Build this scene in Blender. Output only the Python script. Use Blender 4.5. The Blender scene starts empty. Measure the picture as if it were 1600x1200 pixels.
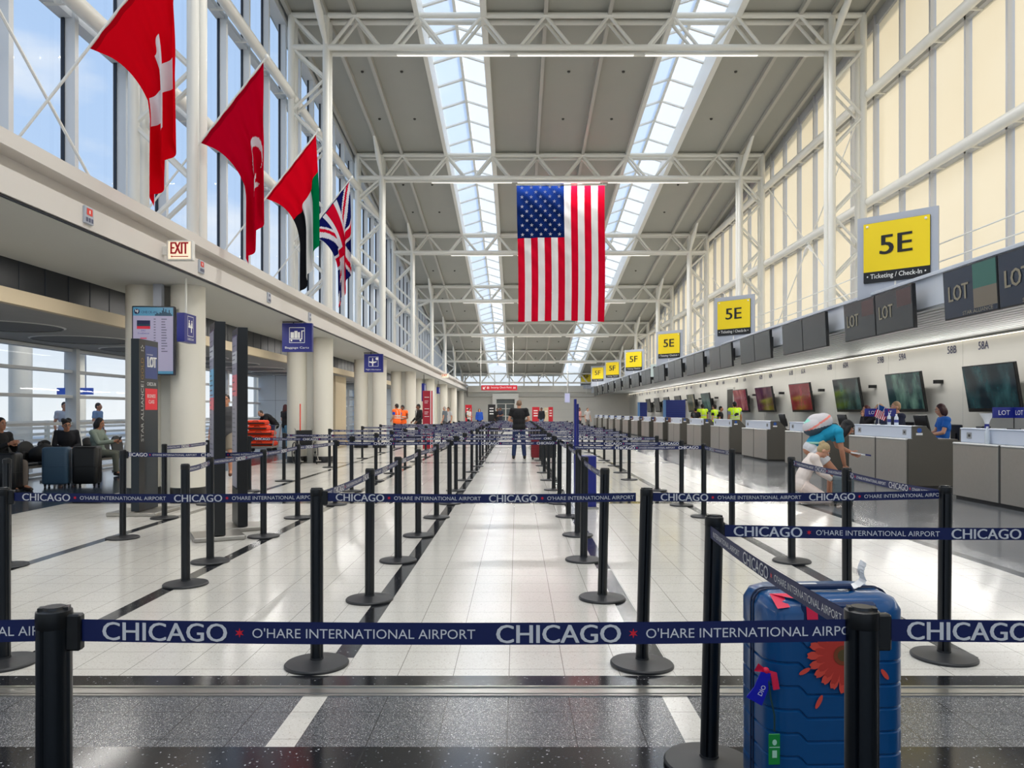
import bpy, math, random
from mathutils import Vector, Matrix
RND = random.Random(11)
S = bpy.context.scene
COL = S.collection
# ------------------------------------------------------------------ camera, sky, sun, exposure
HC, FPX, U0, V0 = 1.427, 1202.0, 808.0, 644.0
cam = bpy.data.cameras.new('camera'); cam.sensor_width = 36.0; cam.lens = FPX / 1600 * 36
cam.shift_x = -(U0 - 800) / 1600; cam.shift_y = (V0 - 600) / 1600; cam.clip_end = 600
co = bpy.data.objects.new('camera', cam); COL.objects.link(co)
co.location = (0, 0, HC); co.rotation_euler = (math.pi / 2, 0, 0); S.camera = co
S.view_settings.view_transform = 'Standard'; S.view_settings.look = 'None'
S.view_settings.exposure = 0.0; S.view_settings.gamma = 1.0; S.view_settings.use_curve_mapping = False
cy = S.cycles
cy.use_denoising = True; cy.max_bounces = 8; cy.diffuse_bounces = 4; cy.glossy_bounces = 3
cy.transmission_bounces = 4; cy.transparent_max_bounces = 12; cy.sample_clamp_indirect = 6.0
cy.caustics_reflective = False; cy.caustics_refractive = False; cy.use_light_tree = True

W = bpy.data.worlds.new('sky'); S.world = W; W.use_nodes = True
nt = W.node_tree; nt.nodes.clear()
def wn(t, **k):
    n = nt.nodes.new(t)
    for a, b in k.items(): setattr(n, a, b)
    return n
tc = wn('ShaderNodeTexCoord'); sep = wn('ShaderNodeSeparateXYZ'); nt.links.new(tc.outputs['Generated'], sep.inputs[0])
ramp = wn('ShaderNodeValToRGB'); nt.links.new(sep.outputs['Z'], ramp.inputs[0])
ramp.color_ramp.elements[0].position = 0.0; ramp.color_ramp.elements[0].color = (.92, .97, 1.0, 1)
ramp.color_ramp.elements[1].position = 0.75; ramp.color_ramp.elements[1].color = (.40, .60, .95, 1)
e = ramp.color_ramp.elements.new(.25); e.color = (.52, .70, .98, 1)
ns = wn('ShaderNodeTexNoise'); ns.inputs['Scale'].default_value = 4.0; ns.inputs['Detail'].default_value = 6.0
mp = wn('ShaderNodeMapping'); mp.inputs['Scale'].default_value = (1, 1, 2.4)
nt.links.new(tc.outputs['Generated'], mp.inputs[0]); nt.links.new(mp.outputs[0], ns.inputs['Vector'])
r2 = wn('ShaderNodeValToRGB'); r2.color_ramp.elements[0].position = .50; r2.color_ramp.elements[1].position = .72
r2.color_ramp.elements[0].color = (0, 0, 0, 1); r2.color_ramp.elements[1].color = (.85, .85, .85, 1)
nt.links.new(ns.outputs[0], r2.inputs[0])
mx = wn('ShaderNodeMix', data_type='RGBA'); nt.links.new(r2.outputs[0], mx.inputs['Factor'])
nt.links.new(ramp.outputs[0], mx.inputs['A']); mx.inputs['B'].default_value = (1.0, 1.02, 1.05, 1)
bg = wn('ShaderNodeBackground'); bg.inputs['Strength'].default_value = 1.0
nt.links.new(mx.outputs['Result'], bg.inputs[0])
wo = wn('ShaderNodeOutputWorld'); nt.links.new(bg.outputs[0], wo.inputs[0])

sl = bpy.data.lights.new('sun', 'SUN'); sl.energy = 3.2; sl.angle = math.radians(14); sl.color = (1.0, .93, .82)
so = bpy.data.objects.new('sun', sl); COL.objects.link(so)
so.rotation_euler = Vector((-1.0, .25, -1.05)).to_track_quat('-Z', 'Y').to_euler()

def area(name, loc, target, sx, sy, watt, color=(1, .975, .94), long_axis=(1, 0, 0)):
    l = bpy.data.lights.new(name, 'AREA'); l.shape = 'RECTANGLE'; l.size = sx; l.size_y = sy; l.energy = watt; l.color = color
    o = bpy.data.objects.new(name, l); COL.objects.link(o); o.location = loc
    z = (Vector(loc) - Vector(target)).normalized(); a = Vector(long_axis); x = (a - z * a.dot(z)).normalized(); y = z.cross(x)
    o.rotation_euler = Matrix((x, y, z)).transposed().to_euler()
    return o

# ------------------------------------------------------------------ helpers
def lin(c):
    return tuple(((x / 255) / 12.92 if x <= 10 else (((x / 255) + .055) / 1.055) ** 2.4) for x in c)
def px(u, v, Y): return Vector(((u - U0) * Y / FPX, Y, HC - (v - V0) * Y / FPX))
def tag(o, label=None, cat=None, group=None, kind=None):
    if label: o['label'] = label
    if cat: o['category'] = cat
    if group: o['group'] = group
    if kind: o['kind'] = kind
    return o
def thing(name, label, cat, loc=(0, 0, 0), rz=0.0, group=None, kind=None):
    o = bpy.data.objects.new(name, None); COL.objects.link(o); o.empty_display_size = .1
    o.location = loc; o.rotation_euler = (0, 0, rz)
    return tag(o, label, cat, group, kind)
def link(name, me, parent=None, world=False):
    o = bpy.data.objects.new(name, me); COL.objects.link(o)
    if parent is not None:
        o.parent = parent
        if world: o.matrix_parent_inverse = parent.matrix_basis.inverted()
    return o
def copy_tree(o, parent=None):
    c = o.copy(); COL.objects.link(c)
    if parent is not None: c.parent = parent; c.matrix_parent_inverse = o.matrix_parent_inverse.copy()
    for ch in list(o.children): copy_tree(ch, c)
    return c
_txt = {}
def text_mesh(s, res=3):
    k = (s, res)
    if k not in _txt:
        cu = bpy.data.curves.new('t', 'FONT'); cu.body = s; cu.resolution_u = res; cu.fill_mode = 'FRONT'
        ob = bpy.data.objects.new('t', cu); COL.objects.link(ob)
        dg = bpy.context.evaluated_depsgraph_get(); ev = ob.evaluated_get(dg); me = ev.to_mesh()
        vs = [tuple(v.co[:2]) for v in me.vertices]; fs = [tuple(p.vertices) for p in me.polygons]
        ev.to_mesh_clear(); bpy.data.objects.remove(ob); bpy.data.curves.remove(cu)
        xs = [a[0] for a in vs]; ys = [a[1] for a in vs]
        x0, x1, y0, y1 = min(xs), max(xs), min(ys), max(ys)
        _txt[k] = ([((x - x0) / (x1 - x0), (y - y0) / (y1 - y0)) for x, y in vs], fs, (x1 - x0) / (y1 - y0))
    return _txt[k]
class MB:
    def __init__(s): s.v = []; s.f = []; s.m = []
    def add(s, vs, fs, mi=0):
        n = len(s.v); s.v.extend([tuple(a) for a in vs]); s.f.extend([tuple(i + n for i in f) for f in fs]); s.m.extend([mi] * len(fs))
        return s
    def quad(s, a, b, c, d, mi=0): return s.add([a, b, c, d], [(0, 1, 2, 3)], mi)
    def obox(s, c, ax, ay, az, mi=0, ch=0.0):
        c = Vector(c); ax = Vector(ax); ay = Vector(ay); az = Vector(az)
        if ch <= 0:
            vs = [c + ax * i + ay * j + az * k for i in (-1, 1) for j in (-1, 1) for k in (-1, 1)]
            return s.add(vs, [(0, 1, 3, 2), (4, 6, 7, 5), (0, 4, 5, 1), (2, 3, 7, 6), (0, 2, 6, 4), (1, 5, 7, 3)], mi)
        L = [ax.length, ay.length, az.length]; q = [max(0, 1 - ch / max(l, 1e-6)) for l in L]
        vs = []; id = {}
        for i in (-1, 1):
            for j in (-1, 1):
                for k in (-1, 1):
                    for t in range(3):
                        sc = [q[0], q[1], q[2]]; sc[t] = 1
                        id[(i, j, k, t)] = len(vs); vs.append(c + ax * i * sc[0] + ay * j * sc[1] + az * k * sc[2])
        fs = []
        sg = (-1, 1)
        for i in sg:
            fs.append([id[(i, j, k, 0)] for j, k in ((-1, -1), (1, -1), (1, 1), (-1, 1))][::i])
            fs.append([id[(j, i, k, 1)] for j, k in ((-1, -1), (-1, 1), (1, 1), (1, -1))][::i])
            fs.append([id[(j, k, i, 2)] for j, k in ((-1, -1), (1, -1), (1, 1), (-1, 1))][::i])
        for i in sg:
            for j in sg:
                fs.append([id[(i, j, -1, 0)], id[(i, j, -1, 1)], id[(i, j, 1, 1)], id[(i, j, 1, 0)]][::-i * j])
                fs.append([id[(i, -1, j, 0)], id[(i, -1, j, 2)], id[(i, 1, j, 2)], id[(i, 1, j, 0)]][::i * j])
                fs.append([id[(-1, i, j, 1)], id[(-1, i, j, 2)], id[(1, i, j, 2)], id[(1, i, j, 1)]][::-i * j])
                for k in sg: fs.append([id[(i, j, k, t)] for t in range(3)][::i * j * k])
        return s.add(vs, fs, mi)
    def box(s, x0, x1, y0, y1, z0, z1, mi=0, ch=0.0):
        return s.obox(((x0 + x1) / 2, (y0 + y1) / 2, (z0 + z1) / 2), ((x1 - x0) / 2, 0, 0), (0, (y1 - y0) / 2, 0), (0, 0, (z1 - z0) / 2), mi, ch)
    def tube(s, pts, r, n=10, mi=0, caps=True):
        pts = [Vector(p) for p in pts]; m = len(pts); rs = r if isinstance(r, (list, tuple)) else [r] * m
        up = None; vs = []; fs = []
        for i, p in enumerate(pts):
            d = (pts[min(i + 1, m - 1)] - pts[max(i - 1, 0)]).normalized()
            if up is None:
                up = Vector((0, 0, 1)) if abs(d.z) < .9 else Vector((0, 1, 0))
            a = d.cross(up).normalized(); up = a.cross(d).normalized()
            for k in range(n):
                t = 2 * math.pi * (k + .5) / n
                vs.append(p + (a * math.cos(t) + up * math.sin(t)) * rs[i])
        for i in range(m - 1):
            for k in range(n):
                fs.append((i * n + k, i * n + (k + 1) % n, (i + 1) * n + (k + 1) % n, (i + 1) * n + k))
        if caps: fs.append(tuple(range(n))[::-1]); fs.append(tuple((m - 1) * n + k for k in range(n)))
        return s.add(vs, fs, mi)
    def cyl(s, a, b, r, r2=None, n=10, mi=0): return s.tube([a, b], [r, r if r2 is None else r2], n, mi)
    def ell(s, c, rx, ry, rz, M=None, nu=14, nv=8, mi=0):
        c = Vector(c); vs = [Vector((0, 0, 1))]; fs = []
        for i in range(1, nv):
            t = math.pi * i / nv
            for k in range(nu):
                a = 2 * math.pi * k / nu; vs.append(Vector((math.sin(t) * math.cos(a), math.sin(t) * math.sin(a), math.cos(t))))
        vs.append(Vector((0, 0, -1))); L = len(vs) - 1
        for k in range(nu):
            fs.append((0, 1 + k, 1 + (k + 1) % nu)); b = 1 + (nv - 2) * nu; fs.append((L, b + (k + 1) % nu, b + k))
        for i in range(nv - 2):
            for k in range(nu):
                a = 1 + i * nu; fs.append((a + k, a + nu + k, a + nu + (k + 1) % nu, a + (k + 1) % nu))
        out = []
        for q in vs:
            w = Vector((q.x * rx, q.y * ry, q.z * rz)); out.append(c + (M @ w if M is not None else w))
        return s.add(out, fs, mi)
    def lathe(s, prof, c=(0, 0, 0), n=24, mi=0):
        c = Vector(c); vs = []; fs = []; m = len(prof)
        for r, z in prof:
            for k in range(n):
                t = 2 * math.pi * k / n; vs.append(c + Vector((r * math.cos(t), r * math.sin(t), z)))
        for i in range(m - 1):
            for k in range(n): fs.append((i * n + k, i * n + (k + 1) % n, (i + 1) * n + (k + 1) % n, (i + 1) * n + k))
        fs.append(tuple(range(n))[::-1]); fs.append(tuple((m - 1) * n + k for k in range(n)))
        return s.add(vs, fs, mi)
    def prism(s, poly, o, ex, ey, ez, mi=0):
        o = Vector(o); ex = Vector(ex); ey = Vector(ey); ez = Vector(ez); n = len(poly)
        vs = [o + ex * x + ey * y for x, y in poly] + [o + ex * x + ey * y + ez for x, y in poly]
        fs = [tuple(range(n))[::-1], tuple(range(n, 2 * n))] + [(i, (i + 1) % n, n + (i + 1) % n, n + i) for i in range(n)]
        return s.add(vs, fs, mi)
    def poly(s, pts, o, ex, ey, mi=0):
        o = Vector(o); ex = Vector(ex); ey = Vector(ey)
        return s.add([o + ex * x + ey * y for x, y in pts], [tuple(range(len(pts)))], mi)
    def rect(s, o, ex, ey, x0, x1, y0, y1, mi=0, lift=0.0):
        o = Vector(o); ex = Vector(ex); ey = Vector(ey); n = ex.cross(ey).normalized() * lift
        return s.add([o + n + ex * x + ey * y for x, y in ((x0, y0), (x1, y0), (x1, y1), (x0, y1))], [(0, 1, 2, 3)], mi)
    def text(s, t, o, ex, ey, x0, y0, h, w=None, mi=0, lift=.002, res=3, al='l', bold=0.0):
        vs, fs, asp = text_mesh(t, res); w = w or h * asp
        if al == 'c': x0 -= w / 2
        o = Vector(o); ex = Vector(ex); ey = Vector(ey); n = ex.cross(ey).normalized() * lift
        for q, b in enumerate((-bold, 0, bold) if bold else (0,)):
            s.add([o + n * (1 + .9 * q) + ex * (x0 + x * w + b * h) + ey * (y0 + y * h) for x, y in vs], fs, mi)
        return s
    def mesh(s, name, mats, smooth=35):
        me = bpy.data.meshes.new(name); me.from_pydata(s.v, [], s.f)
        for m in (mats if isinstance(mats, (list, tuple)) else [mats]): me.materials.append(m)
        me.polygons.foreach_set('material_index', s.m)
        if smooth:
            me.polygons.foreach_set('use_smooth', [True] * len(s.f)); me.update(); me.set_sharp_from_angle(angle=math.radians(smooth))
        me.update(); return me
    def build(s, name, mats, parent=None, smooth=35, world=False, kind=None):
        o = link(name, s.mesh(name, mats, smooth), parent, world)
        if kind: o['kind'] = kind
        return o
# ------------------------------------------------------------------ materials
MATS = {}
def mat(name, c, rough=.5, metal=0.0, spec=.5, emit=0.0, noise=0.0, nscale=8.0, bump=0.0, c2=None, coat=0.0, sheen=0.0):
    if name in MATS: return MATS[name]
    m = bpy.data.materials.new(name); m.use_nodes = True; t = m.node_tree; b = t.nodes['Principled BSDF']
    L = lin(c); b.inputs['Base Color'].default_value = (*L, 1); b.inputs['Roughness'].default_value = rough
    b.inputs['Metallic'].default_value = metal; b.inputs['Specular IOR Level'].default_value = spec
    if coat: b.inputs['Coat Weight'].default_value = coat; b.inputs['Coat Roughness'].default_value = .08
    if emit: b.inputs['Emission Color'].default_value = (*L, 1); b.inputs['Emission Strength'].default_value = emit
    if noise or bump:
        n = t.nodes.new('ShaderNodeTexNoise'); n.inputs['Scale'].default_value = nscale; n.inputs['Detail'].default_value = 4
        g = t.nodes.new('ShaderNodeTexCoord'); t.links.new(g.outputs['Object'], n.inputs['Vector'])
        if noise:
            x = t.nodes.new('ShaderNodeMix'); x.data_type = 'RGBA'; t.links.new(n.outputs[0], x.inputs['Factor'])
            d = lin(c2) if c2 else tuple(v * (1 - noise) for v in L)
            x.inputs['A'].default_value = (*d, 1); x.inputs['B'].default_value = (*L, 1)
            t.links.new(x.outputs['Result'], b.inputs['Base Color'])
        if bump:
            bp = t.nodes.new('ShaderNodeBump'); bp.inputs['Strength'].default_value = bump; bp.inputs['Distance'].default_value = .01
            t.links.new(n.outputs[0], bp.inputs['Height']); t.links.new(bp.outputs[0], b.inputs['Normal'])
    MATS[name] = m; return m
def shader_mat(name, fn):
    m = bpy.data.materials.new(name); m.use_nodes = True; t = m.node_tree
    for n in list(t.nodes):
        if n.type != 'OUTPUT_MATERIAL': t.nodes.remove(n)
    out = [n for n in t.nodes if n.type == 'OUTPUT_MATERIAL'][0]
    t.links.new(fn(t), out.inputs[0]); MATS[name] = m; return m
def glass_mat(name, tint, refl=.08, trans=0.0, tcol=(1, 1, 1)):
    def fn(t):
        a = t.nodes.new('ShaderNodeBsdfTransparent'); a.inputs[0].default_value = (*tint, 1); sh = a.outputs[0]
        if trans:
            d = t.nodes.new('ShaderNodeBsdfTranslucent'); d.inputs[0].default_value = (*tcol, 1)
            x = t.nodes.new('ShaderNodeMixShader'); x.inputs[0].default_value = trans
            t.links.new(sh, x.inputs[1]); t.links.new(d.outputs[0], x.inputs[2]); sh = x.outputs[0]
        g = t.nodes.new('ShaderNodeBsdfGlossy'); g.inputs['Roughness'].default_value = .02
        x = t.nodes.new('ShaderNodeMixShader'); x.inputs[0].default_value = refl
        t.links.new(sh, x.inputs[1]); t.links.new(g.outputs[0], x.inputs[2]); return x.outputs[0]
    return shader_mat(name, fn)
M_white = mat('white_paint', (232, 231, 224), .35)
M_wall = mat('wall_paint', (216, 214, 206), .6, noise=.05, nscale=2)
M_fascia = mat('fascia_paint', (220, 215, 209), .55, noise=.04, nscale=1.5)
M_soffit = mat('soffit_paint', (196, 196, 190), .7)
M_ceil = mat('ceiling_panel', (170, 170, 162), .8, noise=.06, nscale=1.2)
M_purlin = mat('purlin_paint', (186, 184, 176), .5)
M_alu = mat('window_aluminium', (212, 215, 217), .4)
M_gask = mat('dark_gasket', (24, 34, 48), .5)
M_black = mat('black_plastic', (16, 18, 20), .38, noise=.15, nscale=40)
M_postb = mat('black_powder_coat', (8, 14, 20), .32)
M_disc = mat('base_black', (42, 44, 47), .45, noise=.2, nscale=60)
M_steel = mat('brushed_steel', (176, 172, 164), .34, metal=.75, noise=.12, nscale=14)
M_taupe = mat('counter_side', (84, 80, 72), .55)
M_pale = mat('counter_screen', (206, 214, 228), .3)
M_navy = mat('belt_navy', (4, 24, 82), .5)
M_beltw = mat('belt_white', (226, 226, 226), .5)
M_red = mat('belt_red', (226, 30, 50), .5)
M_gran = mat('dark_band_granite', (26, 30, 36), .4, noise=.5, nscale=30)
M_beige = mat('beige_band', (206, 190, 160), .6)
M_lamp = mat('lamp_diffuser', (255, 250, 240), .5, emit=1.4)
M_yel = mat('sign_yellow', (246, 216, 8), .4)
M_sblk = mat('sign_black', (20, 20, 22), .4)
M_sblue = mat('sign_blue', (12, 26, 120), .4)
M_sred = mat('sign_red', (196, 18, 40), .4)
M_swht = mat('sign_white', (240, 240, 238), .45)
M_board = mat('grey_board', (178, 184, 196), .45)
M_glass = glass_mat('clear_glass', (.95, .97, .98), .05)
M_sky = glass_mat('skylight_glass', (.95, .98, 1.0), .04, .6, (.94, .97, 1.0))
def _shade(t):
    g = t.nodes.new('ShaderNodeTexCoord'); n = t.nodes.new('ShaderNodeTexNoise'); n.inputs['Scale'].default_value = .5
    t.links.new(g.outputs['Object'], n.inputs['Vector'])
    x = t.nodes.new('ShaderNodeMix'); x.data_type = 'RGBA'; t.links.new(n.outputs[0], x.inputs['Factor'])
    x.inputs['A'].default_value = (.80, .64, .40, 1); x.inputs['B'].default_value = (.86, .73, .52, 1)
    a = t.nodes.new('ShaderNodeBsdfTranslucent'); b = t.nodes.new('ShaderNodeBsdfDiffuse'); y = t.nodes.new('ShaderNodeMixShader'); y.inputs[0].default_value = .35
    t.links.new(x.outputs['Result'], a.inputs[0]); b.inputs[0].default_value = (.8, .74, .62, 1)
    t.links.new(a.outputs[0], y.inputs[1]); t.links.new(b.outputs[0], y.inputs[2]); return y.outputs[0]
M_shade = shader_mat('roller_shade_fabric', _shade)
def stone(name, base, chips, rough, vs=260.0, grout=None, gx=.302, x0=-.95, per=1.81):
    """polished stone: chips from a voronoi pattern, thin grout lines by position"""
    m = bpy.data.materials.new(name); m.use_nodes = True; t = m.node_tree; b = t.nodes['Principled BSDF']
    N = t.nodes.new; Lk = t.links.new
    g = N('ShaderNodeTexCoord'); v = N('ShaderNodeTexVoronoi'); v.inputs['Scale'].default_value = vs; Lk(g.outputs['Object'], v.inputs['Vector'])
    sp = N('ShaderNodeSeparateColor'); Lk(v.outputs['Color'], sp.inputs[0])
    r = N('ShaderNodeValToRGB'); Lk(sp.outputs[0], r.inputs[0]); cr = r.color_ramp; cr.interpolation = 'CONSTANT'
    cr.elements[0].position = 0; cr.elements[0].color = (*lin(base), 1); cr.elements[1].position = chips[0][0]; cr.elements[1].color = (*lin(chips[0][1]), 1)
    for p, c in chips[1:]:
        q = cr.elements.new(p); q.color = (*lin(c), 1)
    n = N('ShaderNodeTexNoise'); n.inputs['Scale'].default_value = .9; n.inputs['Detail'].default_value = 3; Lk(g.outputs['Object'], n.inputs['Vector'])
    mm = N('ShaderNodeMath'); mm.operation = 'MULTIPLY_ADD'; Lk(n.outputs[0], mm.inputs[0]); mm.inputs[1].default_value = .16; mm.inputs[2].default_value = .92
    mu = N('ShaderNodeMix'); mu.data_type = 'RGBA'; mu.blend_type = 'MULTIPLY'; mu.inputs['Factor'].default_value = 1
    Lk(r.outputs[0], mu.inputs['A']); Lk(mm.outputs[0], mu.inputs['B']); colr = mu.outputs['Result']
    if grout:
        s = N('ShaderNodeSeparateXYZ'); Lk(g.outputs['Object'], s.inputs[0])
        def M2(op, a, bb):
            k = N('ShaderNodeMath'); k.operation = op
            for i, q in enumerate((a, bb)):
                if isinstance(q, (int, float)): k.inputs[i].default_value = q
                else: Lk(q, k.inputs[i])
            return k.outputs[0]
        xl = M2('FLOORED_MODULO', M2('SUBTRACT', s.outputs['X'], x0), per)
        gxm = M2('FLOORED_MODULO', M2('ADD', xl, .002), gx); gym = M2('FLOORED_MODULO', s.outputs['Y'], .305)
        ln = M2('MAXIMUM', M2('LESS_THAN', gxm, .0042), M2('LESS_THAN', gym, .0042))
        ro = N('ShaderNodeMix'); ro.data_type = 'RGBA'; Lk(ln, ro.inputs['Factor']); Lk(colr, ro.inputs['A']); ro.inputs['B'].default_value = (*lin(grout), 1)
        colr = ro.outputs['Result']
    Lk(colr, b.inputs['Base Color'])
    rr = N('ShaderNodeMath'); rr.operation = 'MULTIPLY_ADD'; Lk(n.outputs[0], rr.inputs[0]); rr.inputs[1].default_value = .10; rr.inputs[2].default_value = rough - .05
    Lk(rr.outputs[0], b.inputs['Roughness']); MATS[name] = m; return m
M_tile = stone('white_terrazzo', (214, 211, 203), [(.86, (200, 196, 187)), (.955, (224, 222, 216)), (.985, (178, 170, 158))], .17, 170, (142, 138, 130))
M_stripe = stone('black_granite', (30, 31, 34), [(.90, (44, 46, 50)), (.97, (70, 74, 80)), (.992, (170, 172, 174))], .13, 150, (62, 62, 62))
M_grey = stone('grey_speckled_granite', (88, 90, 94), [(.40, (62, 64, 67)), (.70, (112, 114, 116)), (.90, (150, 150, 150)), (.965, (200, 200, 198))], .20, 330, (30, 30, 32))
M_greyr = stone('grey_smooth_granite', (116, 118, 120), [(.45, (104, 106, 109)), (.85, (130, 131, 133))], .16, 230, (96, 96, 97), gx=.604)
M_blueg = stone('blue_black_granite', (56, 66, 80), [(.85, (68, 78, 92)), (.96, (100, 110, 122))], .12, 180, (84, 92, 104), gx=.6)
# ------------------------------------------------------------------ the hall
TY = [13.05 + 9.1 * i for i in range(8)]                      # truss lines
ZB = [12.78, 11.93, 10.95, 9.82, 8.61, 7.33, 5.90, 4.37]      # bottom chord heights (the vault falls away)
def zb(y):
    k = (y - TY[0]) / 9.1
    if k <= 0: return 12.78 - k * .80 - k * k * .05
    i = min(int(k), 6); t = k - i; a = ZB[max(i - 1, 0)] if i else 13.56; b, c = ZB[i], ZB[i + 1]; d = ZB[i + 2] if i < 6 else 2.75
    return .5 * ((2 * b) + (-a + c) * t + (2 * a - 5 * b + 4 * c - d) * t * t + (-a + 3 * b - 3 * c + d) * t ** 3)
def zc(y): return zb(y) + 1.05
YS0, YE = -12.0, 78.6
XLG, XRG = -6.9, 10.5
ys = [YS0 + (YE - YS0) * i / 96 for i in range(97)]
# floor: one slab, cells by stone
strips = [-4.62, -2.825, -1.0125, .79, 2.62, 4.43]
xc = [-22.0, -7.35, -7.25, -7.05]; kinds = ['b', 's', 'b']
x = -7.05; last = 't'
for sx in strips:
    kinds.append('t'); xc.append(sx - .0625); kinds.append('s'); xc.append(sx + .0625)
kinds.append('g'); xc.append(13.5)
yc = [-12, 3.28, 3.86, 4.0, 4.165, 4.47, 12.0, 12.3, 21.55, 21.85, 30.7, 31.0, 39.9, 40.2, 79]
FB = MB()
for i in range(len(xc) - 1):
    for j in range(len(yc) - 1):
        k = kinds[i]; y0, y1 = yc[j], yc[j + 1]; mi = {'t': 0, 's': 1, 'g': 3, 'b': 4}[k]
        if k in 'ts':
            if j == 0: mi = 1
            elif j == 1: mi = 0 if k == 's' else 2
            elif j == 2: mi = 5
            elif j == 3: mi = 1
            elif j == 4: mi = 0
            elif j in (6, 8, 10, 12): mi = 1
        elif k == 'g':
            if j == 0: mi = 1
            elif j == 1: mi = 2
            elif j == 2: mi = 5
        FB.quad((xc[i], y0, 0), (xc[i + 1], y0, 0), (xc[i + 1], y1, 0), (xc[i], y1, 0), mi)
M_thr = mat('threshold_metal', (176, 174, 168), .28, metal=.9)
FB.build('floor', [M_tile, M_stripe, M_grey, M_greyr, M_blueg, M_thr], smooth=0, kind='structure')
TB = MB(); TB.box(-7.3, 13, 3.985, 4.0, 0, .006); TB.box(-7.3, 13, 3.86, 3.875, 0, .006); TB.box(-7.3, 13, 3.90, 3.96, 0, .004)
TB.build('trim_1', [M_thr], smooth=0, kind='structure')
# ceiling with two long skylights, purlins
SKY = [(-2.86, -.96), (4.50, 6.36)]
CX = [XLG - .3, -2.86, -.96, 4.50, 6.36, XRG + .3]
CB = MB()
for a, b in ((0, 1), (2, 3), (4, 5)):
    for i in range(96):
        for dz, fl in ((0, 1), (.22, 0)):
            q = [(CX[a], ys[i], zc(ys[i]) + dz), (CX[b], ys[i], zc(ys[i]) + dz), (CX[b], ys[i + 1], zc(ys[i + 1]) + dz), (CX[a], ys[i + 1], zc(ys[i + 1]) + dz)]
            CB.quad(*(q[::-1] if fl else q))
ceiling = CB.build('ceiling', [M_ceil], smooth=0, kind='structure')
def along(mb, x0, x1, d0, d1, y0, y1, mi=0, n=2.0):
    m = max(1, int((y1 - y0) / n)); vs = []; fs = []
    for i in range(m + 1):
        y = y0 + (y1 - y0) * i / m; z = zc(y)
        vs += [(x0, y, z + d0), (x1, y, z + d0), (x1, y, z + d1), (x0, y, z + d1)]
    for i in range(m):
        for k in range(4): fs.append((4 * i + k, 4 * i + (k + 1) % 4, 4 * i + 4 + (k + 1) % 4, 4 * i + 4 + k)[::-1])
    fs += [(0, 1, 2, 3), (4 * m + 3, 4 * m + 2, 4 * m + 1, 4 * m)]
    mb.add(vs, fs, mi)
for xx in (-6.55, -5.5, -4.67, .82, 2.66, 8.14, 9.07, 10.05):
    m = MB(); along(m, xx - .055, xx + .055, -.16, 0.01, YS0, YE); m.build('purlin', [M_purlin], ceiling, kind='structure')
sm = MB()
for i in range(7):
    for xx in (-3.8, -5.1, 1.7, 3.5, 7.2):
        for k in (.35, .7):
            y = TY[i] + 9.1 * k; sm.lathe([(.05, 0), (.05, -.03), (.03, -.05)], (xx, y, zc(y)), 10)
sm.build('ceiling_sensors', [mat('sensor_grey', (70, 68, 64), .6)], ceiling, kind='structure')
for si, (a, b) in enumerate(SKY):
    sk = thing('window_%d' % (si + 1), None, None, ((a + b) / 2, 0, 0), kind='structure')
    m = MB()
    for xx in (a, b): along(m, xx - .09, xx + .05 if xx == a else xx + .09, -.20, .62, YS0, YE)
    m.build('curb', [M_white], sk, world=True, kind='structure')
    fr = MB(); gl = MB(); c = (a + b) / 2
    def zz(y, xx): return zc(y) + .60 + .30 * (1 - abs(xx - c) / ((b - a) / 2))
    y = YS0; step = 1.517
    while y < YE - step:
        p = [(a, y, zz(y, a)), (c, y, zz(y, c)), (b, y, zz(y, b))]; q = [(a, y + step, zz(y + step, a)), (c, y + step, zz(y + step, c)), (b, y + step, zz(y + step, b))]
        gl.quad(p[0], p[1], q[1], q[0]); gl.quad(p[1], p[2], q[2], q[1])
        for k in (0, 1): fr.obox((Vector(p[k]) + Vector(p[k + 1])) / 2, (Vector(p[k + 1]) - Vector(p[k])) / 2, (0, .05, 0), (0, 0, .05))
        for k in range(3): fr.obox((Vector(p[k]) + Vector(q[k])) / 2, (.045, 0, 0), (Vector(q[k]) - Vector(p[k])) / 2, (0, 0, .05))
        y += step
    fr.build('frame', [M_white], sk, world=True, smooth=0, kind='structure')
    gl.build('pane', [M_sky], sk, world=True, smooth=0, kind='structure')
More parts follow.
